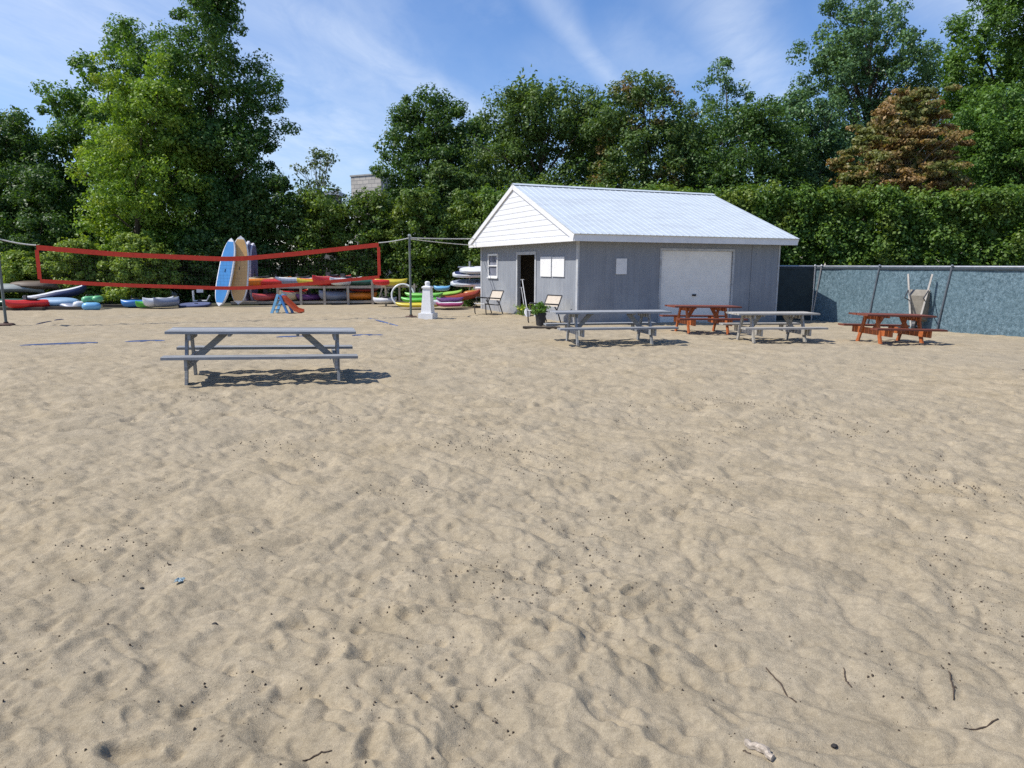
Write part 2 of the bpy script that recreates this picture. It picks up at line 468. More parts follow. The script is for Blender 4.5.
stick([(765, 669), (780, 686), (796, 704)], .0035, 'faint straight brown twig half buried in sand', TWIG)
stick([(303, 762), (318, 758), (332, 757)], .003, 'curved dark twig on sand at bottom left', TWIG)
def pebble(px, py, r, label, mat, name='pebble', cat='pebble', flat=.6):
    q = gp(px, py); q.z = ground_z(q.x, q.y)
    mb = MB(); prof = [(r * math.sin(t) * 1., -r * flat * math.cos(t)) for t in np.linspace(.25, 2.9, 7)]
    mb.lathe(prof, 10)
    mb.v = [(v[0] * (1 + .25 * random.uniform(-1, 1)), v[1] * (.8 + .2 * random.uniform(-1, 1)), v[2]) for v in mb.v]
    o = mb.build(name, mat, smooth=True); o.location = q + Vector((0, 0, r * flat * .5)); tag(o, label, cat)
STONE = paint('dark_stone', (.03, .027, .025), .8, .4, 40)
pebble(215, 627, .014, 'largest dark pebble on sand at lower left below the blue scrap', STONE)
pebble(834, 751, .012, 'round dark pebble on sand right of the driftwood stick', STONE)
pebble(142, 590, .011, 'small dark flat pebble left of the pale blue scrap', STONE, flat=.4)
pebble(984, 505, .02, 'dark flat pebble on open sand near right edge of picture', STONE, flat=.4)
# scrap of blue film
q = gp(180, 589); q.z = ground_z(q.x, q.y) + .012
mb = MB(); k = 7
g = [[(.042 * (i / k - .5) + random.uniform(-.004, .004), .05 * (j / k - .5), random.uniform(0, .01)) for i in range(k + 1)] for j in range(k + 1)]
for dz in (0, -.0015): mb.add([(a, b, c + dz) for rw in g for a, b, c in rw], [(j * (k + 1) + i, j * (k + 1) + i + 1, (j + 1) * (k + 1) + i + 1, (j + 1) * (k + 1) + i) for i in range(k) for j in range(k)])
o = mb.build('plastic_scrap', paint('pale_blue_film', (.22, .30, .33), .5, .5, 60)); o.location = q
tag(o, 'crumpled pale blue plastic scrap on sand at lower left', 'litter')

# ------------------------------------------------------------------ foliage
def leaves(pos, nrm, size, asp=.55):
    n = len(pos)
    rnd = RNG.normal(size=(n, 3))
    a = np.cross(nrm, rnd); a /= np.linalg.norm(a, axis=1, keepdims=True) + 1e-9
    b = np.cross(nrm, a)
    L = size[:, None] * .5
    w = asp * (.8 + .4 * RNG.random((n, 1)))
    fold = nrm * L * .22
    v = np.stack([pos - a * L, pos + b * L * w + fold, pos + a * L, pos - b * L * w + fold], 1).reshape(-1, 3)
    q = np.arange(n * 4, dtype=np.int32).reshape(-1, 4)
    return v, q

def clump_leaves(cen, rad_, per, size, up=.45, flat=.75, droop=0.):
    """leaves on the skin of many small clumps; also a few large ones deep inside each"""
    n = len(cen)
    idx = np.repeat(np.arange(n), per)
    d = RNG.normal(size=(len(idx), 3)); d /= np.linalg.norm(d, axis=1, keepdims=True)
    rr_ = (.35 + .75 * RNG.random(len(idx)) ** .6)
    off = d * rr_[:, None] * rad_[idx][:, None]; off[:, 2] *= flat
    pos = cen[idx] + off
    pos[:, 2] -= droop * RNG.random(len(idx)) * rad_[idx]
    nn = d * .75 + RNG.normal(size=d.shape) * .5; nn[:, 2] += up
    nn /= np.linalg.norm(nn, axis=1, keepdims=True)
    sz = size * (.6 + .8 * RNG.random(len(idx)))
    return pos, nn, sz

def interp_outline(outline, z):
    zs = [o[0] for o in outline]
    return np.interp(z, zs, [o[1] for o in outline]), np.interp(z, zs, [o[2] for o in outline])

def crown_points(outl, Y, n, kd, crad, bias=.45, ymax=5., lump=.6):
    """outl: (z, xl, xr) ascending; a volume as deep as kd times its width"""
    z0, z1 = outl[0][0], outl[-1][0]
    zs = np.linspace(z0, z1, 200); xl, xr = interp_outline(outl, zs)
    wgt = np.maximum(xr - xl, .2) ** 1.3; cdf = np.cumsum(wgt); cdf /= cdf[-1]
    n1 = int(n * lump); nb = max(6, n1 // 5)
    def inside(k, inset):
        z = np.interp(RNG.random(k), cdf, zs); a_, b_ = interp_outline(outl, z)
        rx = np.maximum((b_ - a_) / 2 - inset, .1); ry = np.minimum((b_ - a_) / 2 * kd, ymax)
        th = RNG.random(k) * 2 * math.pi; r_ = RNG.random(k) ** bias
        return np.stack([(a_ + b_) / 2 + rx * r_ * np.cos(th), Y + ry * r_ * np.sin(th), z], 1)
    br = crad * 1.2
    bc = inside(nb, br * .5)
    c = bc[np.arange(n1) % nb] + RNG.normal(size=(n1, 3)) * br * np.array([.55, .55, .36])
    c = np.concatenate([c, inside(n - n1, crad * .35)])
    c[:, 2] = np.minimum(c[:, 2], z1 - .1)
    cr = crad * (.4 + .65 * RNG.random(len(c)))
    return c, cr

LEAF_N = [0]
def tree(name, label, cat, px_outline, Y, mat, n=200, per=80, crad=.75, leaf=None, kd=.8, trunk_px=None, trunk_r=.22, bark=None, limbs=26,
         group=None, flat=.75, up=.45, inner=.14, droop=0., asp=.55, base_z=0., ymax=5., lump=.42):
    outl = []
    for py, xl, xr in px_outline:
        a, b = at(xl, py, Y), at(xr, py, Y)
        outl.append((a.z, a.x, b.x))
    outl.sort()
    zt = outl[-1][0]
    tx = at(trunk_px, 280, Y).x if trunk_px is not None else (outl[0][1] + outl[0][2]) / 2
    root = thing(name, label, cat, (tx, Y, base_z), group=group)
    leaf = leaf or Y * .0040; per = int(per * 1.75)
    c, cr = crown_points(outl, Y, n, kd, crad, ymax=ymax, lump=lump)
    n = len(c)
    P, Nn, S = clump_leaves(c, cr, per, leaf, up, flat, droop)
    if inner:
        c2, cr2 = crown_points([(z, (xl + xr) / 2 + (xl - xr) * .36, (xl + xr) / 2 + (xr - xl) * .36) for z, xl, xr in outl], Y, max(8, n // 2), kd * .7, crad, ymax=ymax * .6)
        p2, n2, s2 = clump_leaves(c2, cr2, max(3, int(per * inner * 2)), leaf * 1.5, .2, 1.)
        P, Nn, S = np.concatenate([P, p2]), np.concatenate([Nn, n2]), np.concatenate([S, s2])
    P = P - np.array([tx, Y, base_z])
    keep = P[:, 2] > .05
    v, q = leaves(P[keep], Nn[keep], S[keep], asp)
    LEAF_N[0] += len(q)
    raw_mesh('crown', v, q, mat, root)
    tb = MB(); zc = outl[0][0]; H = zt - base_z
    # leader with a few bends, then limbs to some of the clumps
    midx = np.interp(np.linspace(0, 1, 9), [0, 1], [0, 1])
    lead = []
    for t in np.linspace(0, .93, 9):
        z = base_z + H * t
        xl, xr = interp_outline(outl, max(z, zc)); cx = (xl + xr) / 2
        k = min(1, max(0, (z - zc) / max(.5, zt - zc)))
        lead.append(Vector((tx * (1 - k) + cx * k - tx + random.uniform(-.12, .12) * min(1, t * 4), random.uniform(-.12, .12) * min(1, t * 4), z - base_z - (.1 if t == 0 else 0))))
    tb.tube(lead, [trunk_r * (1.25 if i == 0 else 1) * (1 - .9 * i / 8) for i in range(9)], 8)
    sel = RNG.choice(len(c), min(limbs, len(c)), replace=False)
    for i in sel:
        e = Vector(c[i]) - Vector((tx, Y, base_z))
        t = max(.12, min(.8, (e.z / H) * .72)); k = t / .93 * 8; k0 = int(k); s0 = lead[k0].lerp(lead[min(8, k0 + 1)], k - k0)
        mid = s0.lerp(e, .5) + Vector((random.uniform(-.3, .3), random.uniform(-.3, .3), (e - s0).length * .1))
        r0 = trunk_r * (1 - .9 * k / 8) * .5
        tb.tube([s0, mid, e], [r0, r0 * .6, .018], 5, cap=False)
    tb.build('trunk', bark or BARK, root, smooth=True)
    return root

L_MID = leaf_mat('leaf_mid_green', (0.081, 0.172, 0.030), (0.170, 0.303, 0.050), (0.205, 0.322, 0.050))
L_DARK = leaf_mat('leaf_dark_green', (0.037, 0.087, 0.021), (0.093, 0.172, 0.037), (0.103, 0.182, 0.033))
L_BRIGHT = leaf_mat('leaf_bright_green', (0.123, 0.231, 0.025), (0.245, 0.360, 0.057), (0.298, 0.360, 0.044), transl=.35)
L_OAK = leaf_mat('leaf_oak_green', (0.057, 0.132, 0.026), (0.148, 0.262, 0.046))
L_WILLOW = leaf_mat('leaf_willow_green', (.065, .125, .03), (.13, .205, .05), (.14, .2, .045))
L_RUSTMIX = leaf_mat('leaf_green_with_rust', (.065, .125, .032), (.125, .195, .05), (.22, .13, .05), (.57, .68))
L_RUST = leaf_mat('leaf_rusty_cedar', (.24, .145, .06), (.38, .25, .10), (.16, .18, .05), (.48, .58), transl=.25)
L_BLUE = leaf_mat('leaf_blue_green', (0.070, 0.146, 0.058), (0.139, 0.238, 0.091), transl=.22, rough=.4)
L_PALE = leaf_mat('leaf_pale_grey_green', (0.079, 0.122, 0.066), (0.145, 0.195, 0.099))
L_HEDGE = leaf_mat('leaf_hedge', (.062, .13, .02), (.15, .25, .042), (.19, .25, .045), (.5, .68))
L_BUSH = leaf_mat('leaf_bush', (0.059, 0.120, 0.023), (0.158, 0.238, 0.036), (0.238, 0.293, 0.050), (.54, .68))
L_UNDER = leaf_mat('leaf_undergrowth', (0.119, 0.201, 0.033), (0.277, 0.360, 0.058), (0.360, 0.360, 0.083), (.58, .7))

L_BIG = leaf_mat('leaf_big_tree', (.045, .115, .024), (.105, .20, .042), (.12, .21, .04))
# left group
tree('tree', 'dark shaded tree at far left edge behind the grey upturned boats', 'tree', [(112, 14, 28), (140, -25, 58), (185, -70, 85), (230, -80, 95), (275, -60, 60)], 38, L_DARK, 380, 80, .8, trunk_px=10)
tree('tree', 'dark oak with ragged branch tips left of the tallest tree', 'tree', [(24, 112, 136), (42, 100, 168), (58, 68, 172), (85, 56, 188), (110, 30, 188), (150, 8, 188), (210, -10, 188), (268, 0, 180)], 41, L_OAK, 380, 90, .72, trunk_px=110, trunk_r=.28, inner=.2)
tree('tree', 'tallest tree of the left group, its pointed top cut by the picture', 'tree', [(-18, 198, 232), (12, 180, 252), (48, 160, 260), (80, 150, 276), (105, 146, 287), (150, 140, 285), (200, 130, 292), (245, 130, 290), (282, 150, 275)], 36, L_BIG, 540, 95, .68, trunk_px=215, trunk_r=.26)
tree('tree', 'bright yellow green tree in front of the tallest left tree', 'tree', [(54, 126, 158), (88, 100, 196), (130, 90, 206), (170, 78, 212), (210, 66, 212), (250, 68, 202), (284, 80, 190)], 33.2, L_BRIGHT, 300, 90, .6, trunk_px=140, trunk_r=.16)
tree('sparse_tree', 'small thin tree with bare twigs against sky left of the block tower', 'tree', [(149, 312, 332), (165, 292, 346), (190, 285, 350), (215, 300, 340)], 46, L_PALE, 60, 16, .5, trunk_px=322, trunk_r=.09, inner=0, limbs=40)
# behind the shed
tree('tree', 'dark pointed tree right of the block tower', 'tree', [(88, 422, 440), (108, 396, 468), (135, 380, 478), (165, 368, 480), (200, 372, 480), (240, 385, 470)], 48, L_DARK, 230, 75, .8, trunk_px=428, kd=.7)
tree('tree', 'broad willow like tree with rounded pale green top behind shed ridge', 'tree', [(84, 510, 590), (96, 480, 604), (120, 466, 618), (150, 462, 622), (200, 464, 622), (245, 475, 610)], 46, L_WILLOW, 330, 80, .8, trunk_px=540, trunk_r=.3, droop=.8, kd=.6)
tree('tree', 'rounded tree with rust tinted leaves above shed roof', 'tree', [(74, 618, 662), (95, 592, 694), (130, 582, 712), (185, 578, 715), (240, 590, 700)], 43, L_RUSTMIX, 300, 80, .75, trunk_px=640, trunk_r=.25, kd=.6)
tree('sparse_tree', 'airy tall tree with sky through its leaves, behind the rust tinted tree', 'tree', [(58, 715, 742), (78, 696, 752), (105, 686, 758), (140, 690, 762), (190, 700, 750)], 55, L_BLUE, 130, 44, .7, trunk_px=722, trunk_r=.16, inner=0, limbs=36)
tree('tree', 'dark dense tree behind hedge right of the rust tinted tree', 'tree', [(104, 705, 760), (122, 690, 805), (150, 680, 822), (200, 680, 832), (240, 690, 820)], 41.5, L_DARK, 260, 75, .75, trunk_px=750, kd=.6)
tree('tree', 'dark tree at foot of the tall open crowned tree', 'tree', [(92, 778, 806), (112, 762, 858), (150, 755, 870), (200, 762, 880), (240, 780, 870)], 46, L_BLUE, 230, 75, .75, trunk_px=815, kd=.6)
tree('tree', 'tall open crowned tree with leaning left limb, second from right edge', 'tree', [(-6, 848, 880), (12, 808, 912), (35, 788, 930), (65, 792, 936), (95, 808, 925), (130, 822, 900), (180, 830, 890)], 52, L_BLUE, 215, 85, .82, trunk_px=858, trunk_r=.36, inner=.1, limbs=40)
tree('tree', 'large tree behind the rusty cedar at right edge', 'tree', [(16, 955, 975), (42, 928, 1010), (80, 915, 1070), (125, 905, 1085), (190, 905, 1080), (240, 930, 1060)], 54, L_OAK, 450, 85, .9, trunk_px=985, trunk_r=.35)
tree('tree', 'tree whose high branch enters the top right corner', 'tree', [(-45, 1000, 1070), (-10, 972, 1085), (18, 985, 1090), (60, 1010, 1090), (140, 1020, 1090)], 48, L_OAK, 240, 80, .75, trunk_px=1060, trunk_r=.3)
tree('rusty_cedar', 'rusty orange brown cedar with layered boughs above the hedge', 'tree', [(92, 896, 938), (104, 874, 948), (125, 858, 955), (148, 846, 960), (172, 822, 965), (198, 830, 958)], 38.5, L_RUST, 330, 90, .55, trunk_px=900, trunk_r=.2, bark=BARK_L, flat=.3, limbs=90, inner=.12, kd=.7, lump=.5)
tree('tree', 'mid green tree right of the rusty cedar, above hedge end', 'tree', [(88, 975, 1010), (115, 950, 1060), (150, 940, 1085), (200, 945, 1085), (235, 960, 1060)], 41, L_OAK, 330, 80, .72, trunk_px=1010, kd=.6)
for lb_, ol_, Y_, m_, tp_ in (
        ('dark tree glimpsed between the willow like tree and the dark pointed tree', [(118, 465, 490), (140, 450, 505), (190, 445, 515), (255, 450, 510)], 57, L_DARK, 478),
        ('dark tree filling the gap between willow like tree and rust tinted tree', [(100, 590, 615), (118, 570, 632), (160, 562, 640), (255, 565, 635)], 60, L_OAK, 602),
        ('dark tree filling the gap right of rust tinted tree, under the airy tree', [(118, 680, 705), (135, 662, 725), (170, 655, 735), (255, 660, 730)], 60, L_DARK, 694),
        ('dark tree low behind the tall open crowned tree', [(120, 830, 870), (140, 810, 900), (180, 800, 920), (255, 810, 910)], 62, L_OAK, 855),
        ('dark tree low between rusty cedar and right edge tree', [(110, 915, 945), (130, 895, 965), (180, 890, 975), (255, 900, 970)], 62, L_DARK, 930)):
    tree('tree', lb_, 'tree', ol_, Y_, m_, 190, 60, .95, trunk_px=tp_, kd=.5, lump=.3)
# shrubs
def shrub(name, label, px_outline, Y, mat, n=110, per=70, crad=.45, leaf=None, **kw):
    kw.setdefault('lump', .3); kw.setdefault('trunk_r', .05); kw.setdefault('limbs', 18)
    return tree(name, label, 'shrub', px_outline, Y, mat, n, per, crad, leaf, **kw)
SH = 'overgrown shrubs along the back of the sand'
shrub('shrub', 'dark tall shrub behind the white board ends, right of leaning boards', [(178, 262, 288), (200, 240, 306), (240, 232, 312), (304, 236, 308)], 34.5, L_DARK, 170, 80, .5, group=SH)
shrub('shrub', 'tall shrub behind the red kayaks, left of the block tower', [(193, 305, 330), (208, 292, 352), (250, 285, 358), (303, 290, 355)], 34.8, L_BUSH, 170, 80, .5, group=SH)
shrub('shrub', 'tall shrub below the block tower behind the right net end', [(194, 352, 385), (208, 338, 402), (250, 332, 408), (303, 338, 405)], 35.2, L_BUSH, 190, 80, .5, group=SH)
shrub('shrub', 'tall shrub behind the right net post and green kayaks', [(192, 402, 440), (208, 390, 455), (250, 385, 460), (302, 390, 458)], 34.9, L_BUSH, 190, 80, .5, group=SH)
shrub('shrub', 'tall shrub at back left corner of shed behind white boards', [(194, 455, 492), (210, 443, 510), (250, 440, 516), (302, 445, 512)], 35.4, L_BUSH, 190, 80, .5, group=SH)
shrub('shrub', 'pale rounded shrub peeping over hedge below the dark pointed tree', [(164, 435, 450), (175, 422, 464), (200, 422, 464), (240, 430, 460)], 40, L_WILLOW, 80, 70, .5, group=SH)
shrub('shrub', 'pale rounded shrub left of the shed gable top, behind hedge', [(174, 465, 485), (186, 455, 498), (215, 455, 498), (250, 460, 495)], 41, L_WILLOW, 80, 70, .5, group=SH)
shrub('shrub', 'yellow green shrub behind left half of the red net', [(243, 62, 92), (262, 42, 112), (285, 38, 118), (300, 50, 110)], 30.5, L_UNDER, 110, 90, .36, group=SH)
shrub('shrub', 'leafy shrub behind the net, under the bright tree', [(236, 118, 150), (255, 104, 178), (280, 100, 185), (300, 112, 175)], 30.6, L_UNDER, 130, 90, .36, group=SH)
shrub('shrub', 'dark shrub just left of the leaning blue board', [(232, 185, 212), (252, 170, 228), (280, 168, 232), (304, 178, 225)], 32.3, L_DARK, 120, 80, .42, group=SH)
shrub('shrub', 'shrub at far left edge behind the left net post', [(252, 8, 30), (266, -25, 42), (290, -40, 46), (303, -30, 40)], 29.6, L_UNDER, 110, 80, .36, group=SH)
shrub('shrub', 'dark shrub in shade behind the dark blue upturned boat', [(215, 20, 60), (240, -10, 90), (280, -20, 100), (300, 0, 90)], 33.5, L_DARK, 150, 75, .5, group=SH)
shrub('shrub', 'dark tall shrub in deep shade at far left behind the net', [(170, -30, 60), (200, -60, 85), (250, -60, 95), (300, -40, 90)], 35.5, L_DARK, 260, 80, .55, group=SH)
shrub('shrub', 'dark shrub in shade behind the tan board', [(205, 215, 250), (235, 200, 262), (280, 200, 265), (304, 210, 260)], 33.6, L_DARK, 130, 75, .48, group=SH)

# the long hedge behind shed and fence
def hedge():
    Y0 = 34.; xa, xb = -1.2, 31.
    ztop = at(750, 189, Y0).z
    hz = lambda x: ztop + .35 * vnoise(x * .8, x * 0 + 3.) + .28 * vnoise(x * 2.3, x * 0 + 8.)
    root = thing('hedge', 'long tall dense hedge behind the shed and fabric covered fence', 'hedge', (14, Y0 + 1, 0))
    n = 1750
    x = RNG.uniform(xa, xb, n); top = hz(x)
    z = .3 + (top - .5) * RNG.random(n) ** .85
    y = Y0 + .5 * vnoise(x * .9 + 5, z * .7) * 1.6 + RNG.normal(size=n) * .18 + .25 * (z / 5)
    k = RNG.random(n) < .28
    y = np.where(k, Y0 + RNG.random(n) * 2.2, y); z = np.where(k, top - .25 + RNG.normal(size=n) * .12, z)
    c = np.stack([x, y, z], 1); cr = .34 * (.6 + .9 * RNG.random(n))
    P, Nn, S = clump_leaves(c, cr, 66, .165, .35, 1.15, .5)
    m = 12000
    x2 = RNG.uniform(xa, xb, m); z2 = RNG.random(m) * (hz(x2) - .5)
    p2 = np.stack([x2, Y0 + .5 + RNG.random(m) * 1.2, z2], 1); n2 = RNG.normal(size=(m, 3)) * .4; n2[:, 1] -= 1; n2 /= np.linalg.norm(n2, axis=1, keepdims=True)
    P = np.concatenate([P, p2]); Nn = np.concatenate([Nn, n2]); S = np.concatenate([S, np.full(m, .5)])
    P = P - np.array([14, Y0 + 1, 0]); ok = P[:, 2] > .02
    v, q = leaves(P[ok], Nn[ok], S[ok], .6); LEAF_N[0] += len(q)
    raw_mesh('foliage', v, q, L_HEDGE, root)
    st = MB()
    for xx in np.arange(xa + .5, xb, 1.1):
        x0 = xx - 14 + random.uniform(-.2, .2)
        st.tube([(x0, 0, -.05), (x0 + random.uniform(-.2, .2), random.uniform(-.2, .2), 2), (x0 + random.uniform(-.4, .4), random.uniform(-.3, .3), 4.6)], [.06, .045, .015], 6)
    tag(st.build('stems', BARK, root, smooth=True), kind='stuff')
hedge()

# ------------------------------------------------------------------ far buildings
def block_mat():
    m, nt, ns, lk = _nt('concrete_block'); out = ns.new('ShaderNodeOutputMaterial'); b = ns.new('ShaderNodeBsdfPrincipled'); lk.new(b.outputs[0], out.inputs[0])
    tc = ns.new('ShaderNodeTexCoord'); mp = ns.new('ShaderNodeMapping'); mp.inputs['Rotation'].default_value = (R(90), 0, 0); lk.new(tc.outputs['Object'], mp.inputs[0])
    br = node(nt, 'ShaderNodeTexBrick', Scale=1.); br.inputs['Color1'].default_value = (.50, .46, .40, 1); br.inputs['Color2'].default_value = (.40, .375, .33, 1); br.inputs['Mortar'].default_value = (.22, .21, .2, 1)
    br.inputs['Brick Width'].default_value = .8; br.inputs['Row Height'].default_value = .4; br.inputs['Mortar Size'].default_value = .03
    lk.new(mp.outputs[0], br.inputs['Vector']); lk.new(br.outputs[0], b.inputs['Base Color']); b.inputs['Roughness'].default_value = .9
    return m
a = at(350, 173, 75); b = at(389, 173, 75)
t = thing('block_tower', 'pale concrete block tower rising above the shrubs', 'building', ((a.x + b.x) / 2, 77, 0), R(-30))
w = (b.x - a.x) / 2 * 1.02
MB().box(-w, w, -1.2, 1.2, 0, a.z - .15).build('wall', block_mat(), t)
MB().box(-w - .08, w + .08, -1.28, 1.28, a.z - .147, a.z).build('coping', paint('concrete_cap', (.36, .35, .33), .9), t)
MB().box(w - 1.3, w - .3, -1, 0, a.z + .003, a.z + .25).build('roof_vent', paint('grey_flashing', (.3, .3, .3), .6), t)
MB().tube([(w + .25, -1.1, 0), (w + .25, -1.1, a.z + 1.2)], .04).build('mast', STEEL, t)
a = at(425, 190, 68); b = at(465, 190, 68)
t = thing('house', 'house with low brownish grey roof showing over the shrubs', 'building', ((a.x + b.x) / 2, 71, 0))
w = (b.x - a.x) / 2 + 1
MB().box(-w, w, -2.5, 2.5, 0, a.z - 1.1).build('wall', paint('tan_siding', (.38, .33, .27), .8), t)
mb = MB(); zr = a.z + .25
for y0, y1, z0, z1 in ((-3, 0, a.z - 1.1, zr), (0, 3, zr, a.z - 1.1)):
    mb.add([(-w - .3, y0, z0), (w + .3, y0, z0), (w + .3, y1, z1), (-w - .3, y1, z1), (-w - .3, y0, z0 + .12), (w + .3, y0, z0 + .12), (w + .3, y1, z1 + .12), (-w - .3, y1, z1 + .12)],
           [(3, 2, 1, 0), (4, 5, 6, 7), (0, 1, 5, 4), (1, 2, 6, 5), (2, 3, 7, 6), (3, 0, 4, 7)])
mb.build('roof', paint('shingles', (.17, .14, .125), .9, .3, 4), t)
a = at(314, 191.5, 60); b = at(336, 191.5, 60)
t = thing('flat_roofed_hut', 'hut with thin white roof edge below the sparse twiggy tree', 'building', ((a.x + b.x) / 2, 61, 0))
w = (b.x - a.x) / 2
MB().box(-w, w, -1, 1, 0, a.z - .3).build('wall', paint('tan_siding', (.38, .33, .27), .8), t)
MB().box(-w - .3, w + .3, -1.3, 1.3, a.z - .297, a.z).build('roof', WHITE, t)

# ------------------------------------------------------------------ shed
TH = .3968
C0 = Vector((1.899, 20.764, 0)); L, W, OG, OE, HE, HR = 7.44, 8.1, .327, .383, 2.40, 4.36
shed = thing('beach_shed', 'grey sided storage shed with light blue metal roof and white gable', 'shed', C0, TH)

def siding_mat():
    m, nt, ns, lk = _nt('grey_grooved_siding'); out = ns.new('ShaderNodeOutputMaterial'); b = ns.new('ShaderNodeBsdfPrincipled'); lk.new(b.outputs[0], out.inputs[0])
    tc = ns.new('ShaderNodeTexCoord'); s = ns.new('ShaderNodeSeparateXYZ'); lk.new(tc.outputs['Object'], s.inputs[0])
    def mm(op, a, b_=None):
        n = ns.new('ShaderNodeMath'); n.operation = op
        for i, v in enumerate((a, b_)):
            if v is None: continue
            if isinstance(v, bpy.types.NodeSocket): lk.new(v, n.inputs[i])
            else: n.inputs[i].default_value = v
        return n.outputs[0]
    u = mm('ADD', s.outputs[0], s.outputs[1]); fr = mm('FRACT', mm('DIVIDE', u, .2))
    gv = ramp(nt, mm('ABSOLUTE', mm('SUBTRACT', fr, .5)), .0, .05)
    fl = mm('FLOOR', mm('DIVIDE', u, 1.22)); wn_ = ns.new('ShaderNodeTexWhiteNoise'); wn_.noise_dimensions = '1D'; lk.new(fl, wn_.inputs['W'])
    mp = ns.new('ShaderNodeMapping'); mp.inputs['Scale'].default_value = (5, 5, .5); lk.new(tc.outputs['Object'], mp.inputs[0])
    st = node(nt, 'ShaderNodeTexNoise', Scale=1.3, Detail=7., Roughness=.7); lk.new(mp.outputs[0], st.inputs['Vector'])
    pt = node(nt, 'ShaderNodeTexNoise', Scale=1.1, Detail=5., Roughness=.65); lk.new(tc.outputs['Object'], pt.inputs['Vector'])
    c = mixc(nt, ramp(nt, st.outputs[0], .3, .72), (.195, .213, .24), (.262, .282, .312))
    c = mixc(nt, mm('MULTIPLY', mm('MULTIPLY', ramp(nt, pt.outputs[0], .42, .68), mm('SUBTRACT', 1., ramp(nt, s.outputs[2], .3, 1.7))), .6), c, (.42, .435, .44))
    c = mixc(nt, mm('MULTIPLY', wn_.outputs[0], .16), c, (.2, .21, .235))
    sp = mm('MULTIPLY', mm('SUBTRACT', 1., ramp(nt, s.outputs[2], .0, .5)), ramp(nt, st.outputs[0], .35, .6))
    c = mixc(nt, mm('MULTIPLY', sp, .55), c, (.33, .29, .23))
    c = mixc(nt, gv, mixc(nt, 1., c, (.9, .9, .9), 'MULTIPLY'), c)
    lk.new(c, b.inputs['Base Color']); b.inputs['Roughness'].default_value = .75
    bp = node(nt, 'ShaderNodeBump', Strength=.4, Distance=.008); lk.new(gv, bp.inputs['Height']); lk.new(bp.outputs[0], b.inputs['Normal'])
    return m
SIDING = siding_mat()
TRIM = paint('pale_grey_trim', (.44, .455, .47), .65, .2, 5, dirt=(.3, .29, .27), dscale=3)
gx0, gx1, gzt = 2.86, 5.54, 2.17     # garage opening
dy0, dy1, dzt = 2.98, 4.42, 2.06     # door opening
wy0, wy1, wz0, wz1 = 6.36, 7.22, 1.32, 2.06
B0 = -.25                            # walls run a little into the sand
fw = MB(); fw.box(0, gx0, 0, .1, B0, HE).box(gx1, L, 0, .1, B0, HE).box(gx0, gx1, 0, .1, gzt, HE); fw.build('front_wall', SIDING, shed)
sw = MB()
sw.box(0, .1, .1, dy0, B0, HE).box(0, .1, dy0, dy1, dzt, HE).box(0, .1, dy1, wy0, B0, HE).box(0, .1, wy0, wy1, B0, wz0).box(0, .1, wy0, wy1, wz1, HE).box(0, .1, wy1, W - .1, B0, HE)
sw.build('gable_wall', SIDING, shed)
MB().box(0, L, W - .1, W, B0, HE).build('back_wall', SIDING, shed)
MB().box(L - .1, L, .1, W - .1, B0, HE).build('far_side_wall', SIDING, shed)
MB().box(.1, L - .1, .1, W - .1, -.2, .02).build('floor_slab', paint('concrete_floor', (.2, .19, .18), .9), shed)
MB().box(.1, L - .1, 5.2, 5.3, .02, HE).build('inner_partition', paint('dark_plywood', (.06, .05, .04), .9), shed)
# corner boards
cb = MB(); cb.box(-.02, -.002, -.02, .1, B0, HE - .002).box(-.002, .03, -.02, -.002, B0, HE - .002); cb.build('corner_board', TRIM, shed)
cb = MB(); cb.box(L - .04, L + .02, -.02, -.002, B0, HE - .002).box(L + .002, L + .02, -.002, .1, B0, HE - .002); cb.build('corner_board', TRIM, shed)
cb = MB(); cb.box(-.02, -.002, W - .1, W + .02, B0, HE - .002); cb.build('corner_board', TRIM, shed)
MB().box(6.3, 6.36, -.016, -.002, B0, HE - .01).build('joint_batten', SIDING, shed)
# soffit and fascias
MB().box(-OG, L + OG, -OE, W + OE, HE, HE + .035).build('soffit', WHITE, shed)
FT = HE + .19
MB().box(-OG - .025, L + OG + .025, -OE - .028, -OE - .003, HE - .01, FT).build('fascia', WHITE, shed)
MB().box(-OG - .025, L + OG + .025, W + OE + .003, W + OE + .028, HE - .01, FT).build('fascia', WHITE, shed)
